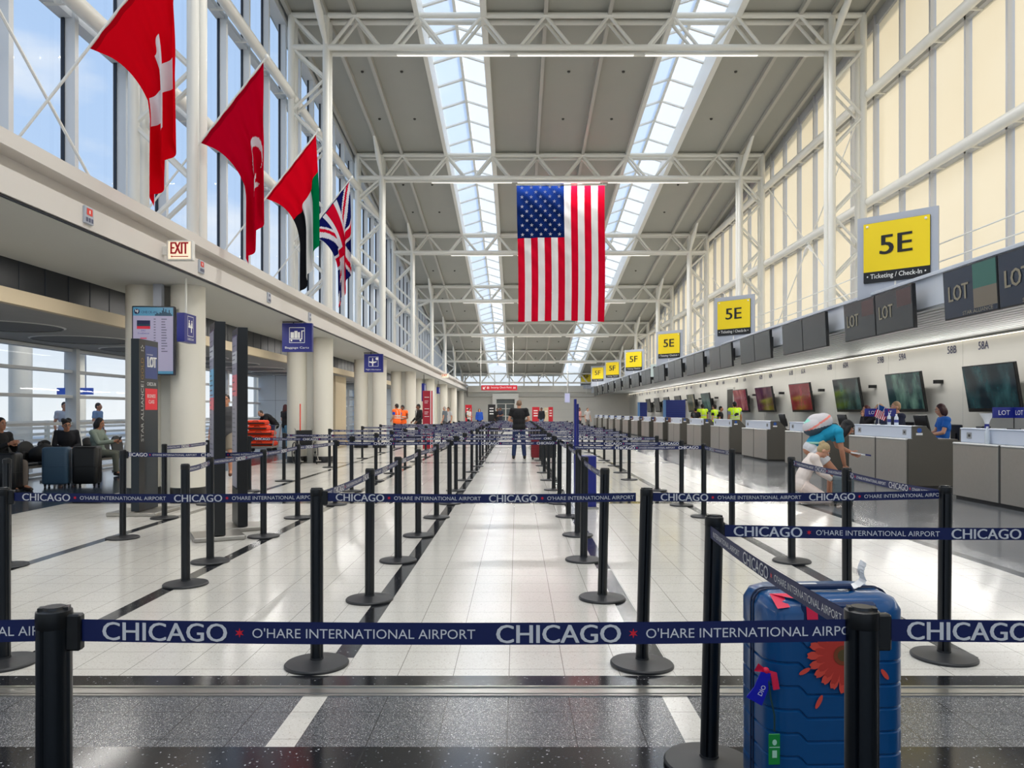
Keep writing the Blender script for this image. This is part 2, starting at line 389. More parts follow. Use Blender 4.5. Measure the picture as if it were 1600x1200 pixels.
# trusses with their twin posts
NODE = [-6.5, -4.67, -2.84, -1.01, .82, 2.65, 4.48, 6.31, 8.14, 9.97]
BOT = [-5.5, -3.76, -1.92, -.10, 1.74, 3.57, 5.40, 7.22, 9.07]
for ti, ty in enumerate(TY):
    z0 = ZB[ti]; z1 = z0 + .92; n = 12 if ti < 3 else 8
    tr = thing('roof_truss', ['white tubular roof truss spanning the hall, %s of the row' % o for o in ('first', 'second', 'third', 'fourth', 'fifth', 'sixth', 'seventh', 'eighth')][ti], None, ((XLG + XRG) / 2, ty, z0), group='white roof trusses across the hall', kind='structure')
    if ti:
        a = MB(); b = MB(); w = MB()
        for dy in (0, .38):
            y = ty + dy
            a.cyl((-6.5, y, z1), (9.97, y, z1), .085, n=n); b.cyl((-6.5, y, z0), (9.97, y, z0), .085, n=n)
            for i, bx in enumerate(BOT):
                g = .17 if i not in (0, 8) else .12
                w.cyl((NODE[i], y, z1), (bx - g, y, z0), .05, n=8); w.cyl((NODE[i + 1], y, z1), (bx + g, y, z0), .05, n=8)
        for i, xx in enumerate(NODE): w.cyl((xx, ty, z1), (xx, ty + .38, z1), .04, n=6); w.box(xx - .03, xx + .03, ty + .1, ty + .28, z1, z1 + .2)
        a.build('top_chord', [M_white], tr, world=True, kind='structure'); b.build('bottom_chord', [M_white], tr, world=True, kind='structure')
        w.build('web', [M_white], tr, world=True, kind='structure')
        if ti < 7:
            f = MB()
            for xa, xb in ((-3.5, -.2), (-.0, 3.4), (3.7, 7.0)):
                f.box(xa, xb, ty + .14, ty + .24, z0 - .15, z0 - .10, 0); f.box(xa + .02, xb - .02, ty + .15, ty + .23, z0 - .155, z0 - .15, 1)
            f.build('light_fixture', [M_white, M_lamp], tr, world=True, smooth=0, kind='structure')
            l = area('truss_lamp', (1.74, ty + .19, z0 - .20), (1.74, ty + .19, 0), 10.5, .12, 530)
    for sx, xi, xo, zf in ((-1, -5.5, -6.5, 4.15), (1, 9.07, 9.97, 4.0)):
        p = MB(); l = MB()
        for dy in (0, .34):
            p.cyl((xi, ty + dy, zf), (xi, ty + dy, z1 - .05), .10, n=n); p.cyl((xo, ty + dy, zf), (xo, ty + dy, z1 + .05), .095, n=n)
            z = zf + .25; k = 0
            while z < z0 - .2:
                zt = min(z + .95, z0); l.cyl((xi, ty + dy, z) if k % 2 else (xo, ty + dy, z), (xo, ty + dy, zt) if k % 2 else (xi, ty + dy, zt), .045, n=6); z = zt; k += 1
                l.box(xo - .02, xo + .02, ty + dy - .06, ty + dy + .06, z - .1, z + .1)
        p.build('post', [M_white], tr, world=True, kind='structure'); l.build('lacing', [M_white], tr, world=True, kind='structure')
        if ti:
            q = MB()
            for dy in (-1.75, 2.1):
                yy = ty + dy; q.tube([(xi, ty + .1, z0), (xi, ty + .1 + (yy - ty) * .5, z0 + (zc(yy) - z0) * .5), (xi, yy, zc(yy) - .1)], [.05, .11, .05], n)
            q.build('strut', [M_white], tr, world=True, kind='structure')
for yy in (13.05, 3.95, -5.15): area('truss_lamp', (1.74, yy + .19, zb(yy) - .2), (1.74, yy + .19, 0), 10.5, .12, 540)
# upper glazing, left: clear windows on a deep ledge
def glazed(side, X, z0, idx):
    sg = 1 if side == 'left' else -1
    wd = thing('window_%d' % idx, None, None, (X, 30, z0), kind='structure')
    fm = MB(); gk = MB(); gl = MB(); pi = MB(); sh = MB()
    y = TY[0] + .17 - 9.1 - 1.5167 * 5
    while y < YE - 1:
        zt = zc(y) - .02
        if zt > z0 + .3:
            fm.box(X - .02, X + .20, y - .05, y + .05, z0, zt) if sg > 0 else fm.box(X - .16, X + .02, y - .035, y + .035, z0, zt)
            if sg > 0: gk.box(X + .0, X + .05, y - .072, y - .05, z0, zt)
            y2 = min(y + 1.5167, YE); zm = zc(y2) - .02; xo = X - .06 * sg
            gl.quad((xo, y, z0), (xo, y2, z0), (xo, y2, zm), (xo, y, zt))
            if sg < 0:
                for lo, hi in ((z0, 7.42), (7.52, 10.55), (10.65, 14)):
                    a = min(hi, zt); b2 = min(hi, zm)
                    if b2 > lo + .05: sh.add([(X - .03, y + .075, lo), (X - .03, y2 - .075, lo), (X - .03, y2 - .075, b2), (X - .03, y + .075, a)], [(0, 1, 2, 3)])
        y += 1.5167
    for z in (7.46, 10.55):
        yt = YE
        while zc(yt) < z + .25: yt -= .2
        fm.box(X - .04, X + .16 if sg > 0 else X + .02, YS0, yt, z - .06, z + .06) if sg > 0 else fm.box(X - .16, X + .02, YS0, yt, z - .06, z + .06)
        pi.cyl((X + .40 * sg, YS0, z), (X + .40 * sg, yt, z), .13, n=16)
        q = YS0 + 2
        while q < yt: pi.box(min(X, X + .4 * sg), max(X, X + .4 * sg), q - .03, q + .03, z - .08, z - .02); q += 1.5167
    along(fm, X - .1, X + .22, -.32, .0, YS0, YE)
    fm.box(X - .1, X + .2, YS0, YE, z0 - .05, z0 + .12)
    fm.build('frame', [M_alu if sg > 0 else mat('shade_frame', (188, 190, 194), .4)], wd, world=True, smooth=0, kind='structure')
    if gk.v: gk.build('gasket', [M_gask], wd, world=True, smooth=0, kind='structure')
    gl.build('pane', [M_glass], wd, world=True, smooth=0, kind='structure')
    pi.build('rail_pipe', [M_white], wd, world=True, kind='structure')
    if sh.v: sh.build('roller_shade', [M_shade], wd, world=True, smooth=0, kind='structure')
    return wd
wl = glazed('left', XLG, 4.2, 3); wr = glazed('right', XRG, 4.0, 4)
def rods(parent, X, y0, y1, z0, z1, plate):
    m = MB(); a = Vector((X, y0, z0)); b = Vector((X, y1, z1)); c = Vector((X, y0, z1)); d = Vector((X, y1, z0))
    m.cyl(a, b, .022, n=6); m.cyl(c, d, .022, n=6)
    if plate:
        k = (a + b) / 2; u = (b - a).normalized() * .55; w = (d - c).normalized() * .55
        for q in (u, w): m.tube([k - q, k - q * .7, k + q * .7, k + q], [.03, .07, .07, .03], 6)
    m.build('brace_rod', [M_white], parent, world=True, kind='structure')
rods(wl, -6.55, 4.3, 12.8, 4.3, 10.4, False); rods(wr, 10.15, 22.6, 31.0, 4.1, 10.4, True); rods(wr, 10.15, 31.6, 40.0, 4.1, 8.4, True)
# left bulkhead, soffit, lower vestibule ceiling
m = MB(); m.box(-7.1, -5.0, YS0, YE, 4.04, 4.2); m.box(-7.1, -5.22, YS0, YE, 3.85, 4.04); m.box(-7.1, -5.05, YS0, YE, 3.58, 3.85)
m.build('wall_left', [M_fascia], smooth=0, kind='structure')
m = MB(); m.box(-7.0, -5.07, YS0, YE, 3.555, 3.57, 1); m.box(-7.0, -5.10, YS0, YE, 3.55, 3.556, 0)
m.build('trim_2', [M_soffit, M_gask], smooth=0, kind='structure')
m = MB(); m.box(-7.15, -7.0, YS0, YE, 3.14, 3.57, 0)
k = YS0
while k < YE: m.box(-7.0, -6.994, k, k + .012, 3.14, 3.56, 1); k += .6
m.box(-7.14, -6.98, YS0, YE, 2.93, 3.14, 2)
m.build('trim_3', [M_gran, M_gask, M_beige], smooth=0, kind='structure')
M_lowc = mat('vestibule_ceiling', (168, 166, 162), .6, noise=.15, nscale=3)
m = MB(); m.box(-10.75, -7.1, YS0, YE, 2.93, 3.0, 0)
for yy in [8.2 + 2.6 * i for i in range(14)]:
    xx = -9.0; n = 28; o = [(xx + 1.0 * math.cos(6.2832 * i / n), yy + 1.0 * math.sin(6.2832 * i / n)) for i in range(n)]
    q = [(xx + .96 * math.cos(6.2832 * i / n), yy + .96 * math.sin(6.2832 * i / n)) for i in range(n)]
    for i in range(n):
        j = (i + 1) % n
        m.add([(*o[i], 2.929), (*o[j], 2.929), (*q[j], 2.915), (*q[i], 2.915)], [(3, 2, 1, 0)], 1)
    m.add([(a, b, 2.927) for a, b in q], [tuple(range(n))[::-1]], 2)
m.build('ceiling_low', [M_lowc, M_white, mat('cove_grey', (120, 120, 120), .7)], smooth=0, kind='structure')
# window wall at the curb side
wd = thing('window_5', None, None, (-10.6, 30, 0), kind='structure')
fm = MB(); gl = MB()
for z in (.06, .58, 1.16, 1.79, 2.38, 2.88): fm.box(-10.68, -10.5, YS0, YE, z - .035, z + .035)
y = -10.3
while y < YE: fm.box(-10.68, -10.42, y - .08, y + .08, 0, 2.93); y += 4.76
gl.quad((-10.62, YS0, 0), (-10.62, YE, 0), (-10.62, YE, 2.93), (-10.62, YS0, 2.93))
fm.build('frame', [M_alu], wd, world=True, smooth=0, kind='structure'); gl.build('pane', [M_glass], wd, world=True, smooth=0, kind='structure')
# paired round columns under the soffit
for i, ty in enumerate(TY):
    for xx in (-5.58, -6.34):
        o = thing('column', None, None, (xx, ty, 0), kind='structure')
        m = MB(); m.lathe([(.275, .16), (.275, 3.56)], (0, 0, 0), 40); m.build('shaft', [mat('column_white', (226, 222, 210), .5)], o, kind='structure')
        m = MB(); m.lathe([(.285, 0), (.285, .15), (.275, .165)], (0, 0, 0), 40); m.build('base_ring', [M_black], o, kind='structure')
    m = MB(); m.box(-6.2, -5.7, ty + .05, ty + .25, 0, 3.56); m.build('wall_infill', [M_soffit], smooth=0, kind='structure')
# vestibule blocks near the curb (pale blue wall panels and dark door leafs)
M_pblue = mat('pale_blue_panel', (212, 221, 230), .4)
for i, (y0, y1, x1) in enumerate(((31.5, 33.5, -7.9), (49.5, 51, -8.1), (64, 65.5, -8.1))):
    m = MB(); m.box(-10.6, x1, y0, y1, 0, 2.93, 0)
    for z in (1.0, 1.9): m.box(-10.6, x1, y0 - .003, y0, z, z + .012, 1)
    for xx in (-9.9, -8.9): m.box(xx, xx + .012, y0 - .003, y0, 0, 2.93, 1)
    m.box(x1, x1 + .45, y0 + .05, y1, 0, 2.93, 2)
    m.build('wall_vestibule', [M_pblue, mat('panel_joint', (120, 130, 142), .6), M_beige], smooth=0, kind='structure')
for i, (y0, y1) in enumerate(((41.0, 45.0), (58.0, 61.0))):
    d = thing('door_%d' % (i + 1), None, None, (-9.0, y0, 0), kind='structure'); m = MB(); g = MB()
    for k in range(5):
        xx = -10.5 + .75 * k; m.box(xx - .05, xx + .05, y0 - .05, y0 + .05, 0, 2.75)
    for z in (.05, .9, 1.5, 2.1, 2.7): m.box(-10.5, -7.5, y0 - .04, y0 + .04, z - .04, z + .04)
    g.quad((-10.5, y0, 0), (-7.5, y0, 0), (-7.5, y0, 2.7), (-10.5, y0, 2.7))
    m.build('frame', [M_alu], d, world=True, smooth=0, kind='structure'); g.build('pane', [M_glass], d, world=True, smooth=0, kind='structure')
# right: back wall, canopy with slatted ceiling
m = MB(); m.box(11.5, 11.75, YS0, YE, 0, 4.0)
y = YS0
while y < YE: m.box(11.496, 11.5, y, y + .012, 0, 3.32, 1); y += 3.98
m.build('wall_right', [M_wall, M_soffit], smooth=0, kind='structure')
m = MB(); m.box(7.56, 7.72, YS0, YE, 3.36, 3.94, 0); m.box(7.56, 10.6, YS0, YE, 3.9, 3.98, 0); m.box(10.4, 11.6, YS0, YE, 3.9, 4.02, 0)
m.box(7.5, 7.6, YS0, YE, 3.90, 3.95, 0); m.box(7.72, 11.5, YS0, YE, 3.62, 3.64, 1)
m.build('trim_4', [mat('canopy_white', (206, 212, 220), .4), mat('canopy_dark', (60, 60, 60), .8)], smooth=0, kind='structure')
m = MB(); x = 7.60
while x < 11.4: m.box(x, x + .15, YS0, YE, 3.32, 3.36, 0); x += .225
y = YS0
while y < YE: m.box(7.6, 11.45, y, y + .05, 3.36, 3.40, 0); y += 1.2
m.build('ceiling_slats', [mat('slat_metal', (214, 216, 214), .45)], smooth=0, kind='structure')
m = MB(); m.box(11.40, 11.5, YS0, YE, 3.27, 3.36, 0); m.box(11.41, 11.49, YS0, YE, 3.262, 3.27, 1)
m.build('trim_5', [M_soffit, mat('cove_light', (255, 246, 230), .5, emit=1.6)], smooth=0, kind='structure')
for yy in (8, 20, 32, 44, 56, 68): area('cove_lamp', (10.5, yy, 3.26), (10.6, yy, 0), 11, .12, 105, (1, .97, .93), (0, 1, 0))
for yy in [t + 4.55 for t in TY[:6]] + [8.5, -.6]: area('soffit_lamp', (-5.95, yy, 3.53), (-5.95, yy, 0), 7, .10, 70, (1, .97, .93), (0, 1, 0))
for yy in (8, 20, 32, 44, 56, 68): area('canopy_fill', (11.36, yy, 3.0), (10.0, yy, 2.8), 11, .06, 75, (1, .97, .93), (0, 1, 0))  # added fill light that brightens the slats from below; no fixture here
for yy in [t + 4.55 for t in TY[:7]] + [8.5]: area('vestibule_fill', (-9.0, yy, 2.9), (-9.0, yy, 0), 5, .2, 18 if yy < 20 else 60, (1, .98, .95), (0, 1, 0))  # added fill light, stronger farther in, to lift the panel walls
m = MB()
for zz in (4.58, 4.95): m.cyl((8.86, YS0, zz), (8.86, YE, zz), .016, n=6)
m.build('trim_6', [M_white], kind='structure')
# far end wall
m = MB(); m.box(-22, XRG + 1.3, YE, YE + .3, 0, 4.0, 0); m.box(-5.0, 8, YE - .5, YE, 3.45, 4.1, 0); m.box(-5.0, 8, YE - .3, YE, 3.0, 3.45, 1)
for z in (.9, 1.7, 2.5): m.box(1.2, 8, YE - .004, YE, z, z + .02, 1)
m.build('wall_back', [M_wall, M_soffit], smooth=0, kind='structure')
wd = thing('window_6', None, None, (1.7, YE, 4.1), kind='structure'); fm = MB(); gl = MB()
for k in range(12): xx = -6.8 + k * 1.5; fm.box(xx - .06, xx + .06, YE, YE + .2, 4.0, 5.6)
gl.quad((-7, YE + .1, 4.0), (10.6, YE + .1, 4.0), (10.6, YE + .1, 5.6), (-7, YE + .1, 5.6))
fm.build('frame', [M_white], wd, world=True, smooth=0, kind='structure'); gl.build('pane', [M_glass], wd, world=True, smooth=0, kind='structure')
d = thing('door_3', None, None, (-1.2, YE - .2, 0), kind='structure'); m = MB()
m.box(-2.5, -2.1, YE - .7, YE, 0, 3.3, 0); m.box(-.25, .15, YE - .7, YE, 0, 3.3, 0); m.box(-2.1, -.25, YE - .7, YE, 2.75, 3.3, 0)
m.build('frame', [M_white], d, world=True, smooth=0, kind='structure')
m = MB(); m.box(-2.1, -.25, YE - .3, YE - .2, 2.3, 2.7, 1)
for xx in (-2.1, -1.22, -1.16, -.33): m.box(xx, xx + .06, YE - .32, YE - .2, 0, 2.3, 0)
for z in (.05, 1.0, 1.75, 2.25): m.box(-2.1, -.25, YE - .32, YE - .2, z, z + .06, 0)
m.box(-2.05, -.3, YE - .24, YE - .22, 0, 2.25, 1)
m.build('leaf', [M_white, mat('dim_glass', (96, 104, 104), .2)], d, world=True, smooth=0, kind='structure')
wd = thing('window_7', None, None, (0, YS0, 0), kind='structure'); fm = MB(); gl = MB()  # unseen end behind the camera, glazed to let sky light in
for k in range(16): xx = -10.8 + k * 1.5; fm.box(xx - .06, xx + .06, YS0 - .2, YS0, 0, 14.6)
for zz in (0.1, 2.9, 4.1, 7.4, 10.6): fm.box(-10.8, XRG + 1.3, YS0 - .2, YS0, zz - .06, zz + .06)
gl.quad((-10.8, YS0 - .1, 0), (11.8, YS0 - .1, 0), (11.8, YS0 - .1, 14.6), (-10.8, YS0 - .1, 14.6))
fm.build('frame', [M_white], wd, world=True, smooth=0, kind='structure'); gl.build('pane', [M_glass], wd, world=True, smooth=0, kind='structure')
# the curb side outside: walk, road, white portal columns, railing, canopy deck
m = MB(); m.box(-60, -10.7, -30, 120, -.12, -.02, 0); m.build('ground_outside', [mat('concrete_walk', (196, 196, 194), .7, noise=.1, nscale=1)], smooth=0, kind='structure')
m = MB(); m.box(-23, -17.0, -30, 120, 5.5, 6.0, 0); m.box(-17.2, -16.9, -30, 120, 5.2, 5.5, 0)
m.build('canopy_outside', [mat('deck_grey', (206, 212, 218), .6)], smooth=0, kind='structure')
for k, yy in enumerate([2 + 6.2 * i for i in range(12)]):
    m = MB(); m.lathe([(.36, -.02), (.36, 5.3)], (-17.3 - (k % 2) * 1.6, yy, 0), 24); m.build('column_outside', [M_white], kind='structure')
# ------------------------------------------------------------------ belt stanchions
def post_mesh(r=.0355, n=48):
    poly = []
    for i in range(n):
        t = 2 * math.pi * i / n; a = (t % (math.pi / 2)) / (math.pi / 2)
        poly.append(((r - .006) if .44 < a < .56 else r, t))
    p = MB(); vs = []; fs = []
    for z in (.02, .965):
        for rr, t in poly: vs.append((rr * math.cos(t + .3), rr * math.sin(t + .3), z))
    for i in range(n): fs.append((i, (i + 1) % n, n + (i + 1) % n, n + i))
    p.add(vs, fs); return p.mesh('post', [M_postb], 30)
ME_post = post_mesh()
_b = MB(); _b.lathe([(.176, 0), (.1785, .004), (.1785, .012), (.172, .019), (.10, .026), (.05, .033), (.038, .036), (.038, .045)], n=40); ME_base = _b.mesh('base', [M_disc], 40)
_b = MB(); _b.lathe([(.0355, .955), (.0366, .958), (.0366, .985), (.036, .992), (.024, .995), (.022, 1.001), (.0, 1.001)], n=28); _b.box(-.03, .03, -.012, .012, .992, 1.000); ME_cap = _b.mesh('cap', [M_black], 35)
_b = MB(); _b.box(.030, .062, -.012, .012, .905, .985, 0, .004); ME_clip = _b.mesh('belt_clip', [M_black], 35)
STN = {}
def belt_mesh(L, phase, res, sag=.008, drop=0.0):
    m = MB(); h = .024; n = 8; a, b = .055, L - .030
    def zoff(x): t = (x - a) / (b - a); return .948 - 4 * sag * t * (1 - t) + drop * t
    for sgn in (-1, 1):
        vs = []
        for i in range(n + 1):
            x = a + (b - a) * i / n; vs += [(x, .0012 * sgn, zoff(x) - h), (x, .0012 * sgn, zoff(x) + h)]
        fs = [(2 * i, 2 * i + 2, 2 * i + 3, 2 * i + 1) for i in range(n)]
        m.add(vs, fs if sgn < 0 else [f[::-1] for f in fs], 0)
    star = [((.011 if k % 2 == 0 else .0042) * math.sin(math.pi * k / 6), (.011 if k % 2 == 0 else .0042) * math.cos(math.pi * k / 6)) for k in range(12)]
    per = .864; s0 = phase % per - per
    while s0 < L:
        for t, o, w, hh in (('CHICAGO', 0, .272, .040), ("O'HARE INTERNATIONAL AIRPORT", .328, .489, .0215)):
            vs, fs, asp = text_mesh(t, res)
            for fl, bo in ([(0, -.0011), (0, .0011), (1, -.0011), (1, .0011)] if o == 0 and res > 1 else [(0, 0), (1, 0)]):
                pts = []; ok = []
                for x, y in vs:
                    s = s0 + o + x * w + bo; pts.append((s, (y - .5) * hh)); ok.append(a + .01 < s < b)
                f2 = [f for f in fs if all(ok[i] for i in f)]
                if not f2: continue
                yo = .0022 + (.0007 if bo > 0 else 0)
                if fl: q = [(L - s, yo, zoff(min(max(L - s, a), b)) + z) for s, z in pts]
                else: q = [(s, -yo, zoff(min(max(s, a), b)) + z) for s, z in pts]
                us = sorted({i for f in f2 for i in f}); ix = {k: i for i, k in enumerate(us)}
                m.add([q[k] for k in us], [tuple(ix[i] for i in f) for f in f2], 1)
        s = s0 + .30
        if a + .02 < s < b - .02:
            for fl in (0, 1):
                c = L - s if fl else s; yy = .0022 if fl else -.0022
                q = [(c + (-px_ if fl else px_), yy, zoff(c) + pz) for px_, pz in star]
                m.add(q + [(c, yy, zoff(c))], [(i, (i + 1) % 12, 12) if 1 else 0 for i in range(12)], 2)
        s0 += per
    return m.mesh('belt', [M_navy, M_beltw, M_red], 0)
def stanchion(key, X, Y, label, group='black belt stanchions of the queue lanes', lean=(0, 0), sc=1.0, rz=0.0):
    o = thing('belt_stanchion', label, 'barrier post', (X, Y, 0), rz, group)
    if lean != (0, 0): o.rotation_euler = (lean[1], lean[0], rz)
    o.scale = (sc, sc, sc)
    link('post', ME_post, o); link('base', ME_base, o); link('cap', ME_cap, o)
    STN[key] = o; return o
_bm = {}
def belt(a, b, phase=.108, res=None, sag=.008):
    """the pull-out belt of stanchion a, clipped into stanchion b"""
    A, B = STN[a], STN[b]; pa, pb = A.location, B.location; d = pb - pa; L = d.length; Y = min(pa.y, pb.y)
    res = res or (3 if Y < 6 else 2 if Y < 14 else 1)
    k = (round(L, 2), round(phase, 3), res, sag)
    if k not in _bm: _bm[k] = belt_mesh(round(L, 2), phase, res, sag)
    ang = math.atan2(d.y, d.x)
    o = link('belt', _bm[k], A); R = Matrix.Rotation(ang, 4, 'Z')
    tw = Matrix.Translation(pa) @ R
    full = A.matrix_basis; o.matrix_parent_inverse = full.inverted(); o.matrix_basis = tw
    link('belt_clip', ME_clip, o)
ORD = ['first', 'second', 'third', 'fourth', 'fifth', 'sixth', 'seventh', 'eighth', 'ninth', 'tenth', 'eleventh', 'twelfth', 'thirteenth', 'fourteenth', 'fifteenth', 'sixteenth', 'seventeenth', 'eighteenth', 'nineteenth', 'twentieth']
# the row at the mouth of the lanes, on the dark granite
stanchion('f0', -2.85, 1.66, 'black belt stanchion on dark granite, outside the frame before the window side', sc=1.0)
stanchion('f1', -1.017, 1.69, 'big black belt stanchion on dark granite closest to the camera, without a suitcase behind', rz=.3)
stanchion('f2', .757, 1.69, 'big black belt stanchion right in front of the blue flower suitcase', rz=-.2)
stanchion('f3', 2.60, 1.72, 'black belt stanchion on dark granite, outside the frame past the blue suitcase')
stanchion('g2', .775, 3.11, 'black belt stanchion with a slanted post beside the blue flower suitcase', lean=(.022, 0), sc=1.012)
stanchion('g3', 2.66, 3.05, 'black belt stanchion outside the frame beyond the blue suitcase')
belt('f0', 'f1', .20); belt('f1', 'f2', .108); belt('f2', 'f3', .10); belt('f2', 'g2', .5, None, .012); belt('g2', 'g3', .10)
rows = {
 'R1': ('on the aisle strip nearer the flags', -1.10, [(4.34, -1.13), (5.84, -1.12), (7.37, -1.14), (8.87, -1.14), (10.4, -1.09), (11.97, -1.05), (13.96, -1.11), (16.1, -1.11), (18.3, -1.08), (20.2, -1.06), (22.4, -1.08), (24.6, -1.1), (27.0, -1.08), (29.5, -1.1), (32.0, -1.08), (35.0, -1.1), (38.5, -1.08), (42.5, -1.1)]),
 'R2': ('on the aisle strip nearer the counters', .68, [(4.34, .704), (5.88, .65), (7.4, .64), (8.9, .70), (10.5, .70), (12.0, .66), (14.07, .667), (16.1, .66), (18.1, .64), (20.4, .67), (22.5, .68), (24.6, .66), (27.0, .68), (29.5, .66), (32.0, .68), (35.0, .66), (38.5, .68), (42.5, .66)]),
 'L2': ('on the strip beside the slim black totems', -2.9, [(4.36, -2.91), (6.36, -2.74), (7.32, -2.92), (8.8, -2.90), (10.37, -2.96), (11.84, -2.8), (13.85, -2.98), (15.9, -2.92), (17.9, -2.93), (19.9, -2.9), (22.2, -2.92), (24.4, -2.9), (27.0, -2.92), (29.5, -2.9), (32.0, -2.92), (35.0, -2.9), (38.5, -2.92)]),
 'L3': ('on the strip nearest the window seats', -4.8, [(7.12, -4.72), (8.7, -4.46), (10.34, -4.74), (11.9, -4.78), (13.85, -4.82), (15.9, -4.82), (19.85, -4.84), (23.7, -4.77), (27.0, -4.8), (30.0, -4.8)]),
 'R3': ('on the strip nearest the check-in counters', 2.5, [(4.47, 2.48), (5.9, 2.53), (7.34, 2.62), (8.99, 2.51), (10.47, 2.54), (11.75, 2.51), (13.96, 2.54), (16.2, 2.36), (18.1, 2.44), (20.4, 2.58), (22.7, 2.57), (24.8, 2.5), (27.0, 2.52), (29.5, 2.5), (32.0, 2.52), (35.0, 2.5), (38.5, 2.52)])}
LEAN = {'R10': 0.0, 'R20': .032, 'R21': .022, 'R30': .008, 'R23': .01, 'R24': .006, 'R22': .01}
for k, (where, _, pts) in rows.items():
    for i, (y, x) in enumerate(pts):
        stanchion(k + str(i), x, y, 'black belt stanchion, %s from the front %s' % (ORD[i], where), lean=(LEAN.get(k + str(i), RND.uniform(-.004, .004)), 0), rz=RND.uniform(-.4, .4))
stanchion('e0', -4.75, 4.36, 'black belt stanchion at the near end of the window side, outside the frame')
belt('e0', 'L20'); belt('L20', 'R10'); belt('R10', 'R20'); belt('R20', 'R30')
def chain(k, i0, i1, rev=False):
    for i in range(i0, i1):
        belt(k + str(i + (1 if rev else 0)), k + str(i + (0 if rev else 1)), RND.uniform(0, .8))
chain('R1', 0, 5); chain('R2', 1, 5, True); chain('L2', 1, 5); chain('L3', 2, 3); chain('R3', 0, 2, True); chain('R3', 3, 4, True)
# cross belts further in
belt('L31', 'L23', .0); belt('L34', 'L26', .1)
cross = [('R24', 'R34'), ('R25', 'R35'), ('R26', 'R36'), ('R27', 'R37'), ('R28', 'R38'), ('R29', 'R39'), ('R210', 'R310'), ('R211', 'R311'), ('R212', 'R312'), ('R213', 'R313'), ('R214', 'R314'), ('R215', 'R315'), ('R216', 'R316'),
         ('L25', 'R15'), ('L26', 'R16'), ('L27', 'R17'), ('L28', 'R18'), ('L29', 'R19'), ('L210', 'R110'), ('L211', 'R111'), ('L212', 'R112'), ('L213', 'R113'), ('L214', 'R114'), ('L215', 'R115'), ('L216', 'R116'),
         ('R15', 'R25'), ('R16', 'R26'), ('R17', 'R27'), ('R19', 'R29'), ('R111', 'R211'), ('R112', 'R212'), ('R113', 'R213'), ('R114', 'R214'), ('R115', 'R215'), ('R116', 'R216'), ('R117', 'R217'),
         ('L35', 'L27'), ('L36', 'L29'), ('L37', 'L211'), ('L38', 'L212'), ('L39', 'L213')]
for a, b in cross: belt(a, b, RND.uniform(0, .8))
# ------------------------------------------------------------------ flags
def cloth_mat(c):
    nm = 'flag_%d_%d_%d' % c
    if nm in MATS: return MATS[nm]
    def fn(t):
        a = t.nodes.new('ShaderNodeBsdfDiffuse'); b = t.nodes.new('ShaderNodeBsdfTranslucent'); x = t.nodes.new('ShaderNodeMixShader'); x.inputs[0].default_value = .42
        for n in (a, b): n.inputs[0].default_value = (*lin(c), 1)
        t.links.new(a.outputs[0], x.inputs[1]); t.links.new(b.outputs[0], x.inputs[2]); return x.outputs[0]
    return shader_mat(nm, fn)
def flag_mats(*cs): return [cloth_mat(c) for c in cs]
def pole_flag(Y, label, colf, mats, fly=2.7, seed=0):
    f = thing('national_flag', label, 'flag', (-6.7, Y, 4.25), group='flags on slanted poles along the window ledge')
    A = Vector((-5.38, Y, 6.0)); B = Vector((-4.30, Y, 7.38)); d = (B - A).normalized()
    lo = A - d * ((A.z - 4.22) / d.z); p = MB(); p.cyl(lo, B + d * .06, .018, n=10); p.ell(B + d * .09, .035, .035, .05)
    p.build('pole', [M_white], f, world=True)
    m = MB(); p = MB(); p.box(lo.x - .08, lo.x + .08, Y - .08, Y + .08, 4.2, 4.3); p.build('pole_foot', [M_white], f, world=True)
    na, nb = 64, 110; P = []
    rr = random.Random(seed); ph = rr.uniform(0, 6)
    for j in range(nb + 1):
        row = []
        b = j / nb
        for i in range(na + 1):
            a = i / na
            H = A.lerp(B, a); xt = B.x + .03 - .30 * (1 - a) + .10 * b * (1 - a); dxt = xt - H.x
            bend = .62
            def g(t):
                u = min(1, t / bend); return u * u * (3 - 2 * u) * .35 + u * .65
            # walk the fly: horizontal drift with the remaining length falling
            row.append((a, b, H, dxt))
        P.append(row)
    pos = [[None] * (nb + 1) for _ in range(na + 1)]
    for i in range(na + 1):
        a, b, H, dxt = P[0][i]; x, z = H.x, H.z; pos[i][0] = Vector((x, Y, z)); ds = fly / nb
        for j in range(1, nb + 1):
            b = j / nb; w = max(0, 1 - b / .62)
            sl = (dxt / (fly * .62 * .5)) * w; hx = min(.93, sl) * ds
            hz = math.sqrt(max(0, ds * ds - hx * hx)); x += hx; z -= hz
            fold = min(1, b / .5) ** 1.3
            yy = Y + fold * (.075 * math.sin(a * 15 + ph + b * 1.2) + .04 * math.sin(a * 27 + ph * 2 - b * 2)) + .012 * math.sin(a * 30 + b * 5) * (1 - fold)
            xx = x + fold * .022 * math.sin(a * 15 + ph + 1.2)
            pos[i][j] = Vector((xx, yy, z))
    vs = [pos[i][j] for j in range(nb + 1) for i in range(na + 1)]
    for j in range(nb):
        for i in range(na):
            q = (j * (na + 1) + i, j * (na + 1) + i + 1, (j + 1) * (na + 1) + i + 1, (j + 1) * (na + 1) + i)
            m.f.append(q); m.m.append(colf((i + .5) / na, (j + .5) / nb))
    m.v = [tuple(v) for v in vs]
    o = m.build('cloth', mats, f, smooth=180, world=True)
    o.data.set_sharp_from_angle(angle=3.1)
def swiss(a, b):
    x, y = abs(b - .56) * 1.34, abs(a - .5)
    if b < .035: return 2
    return 1 if (x < .105 and y < .34) or (y < .105 and x < .34) else 0
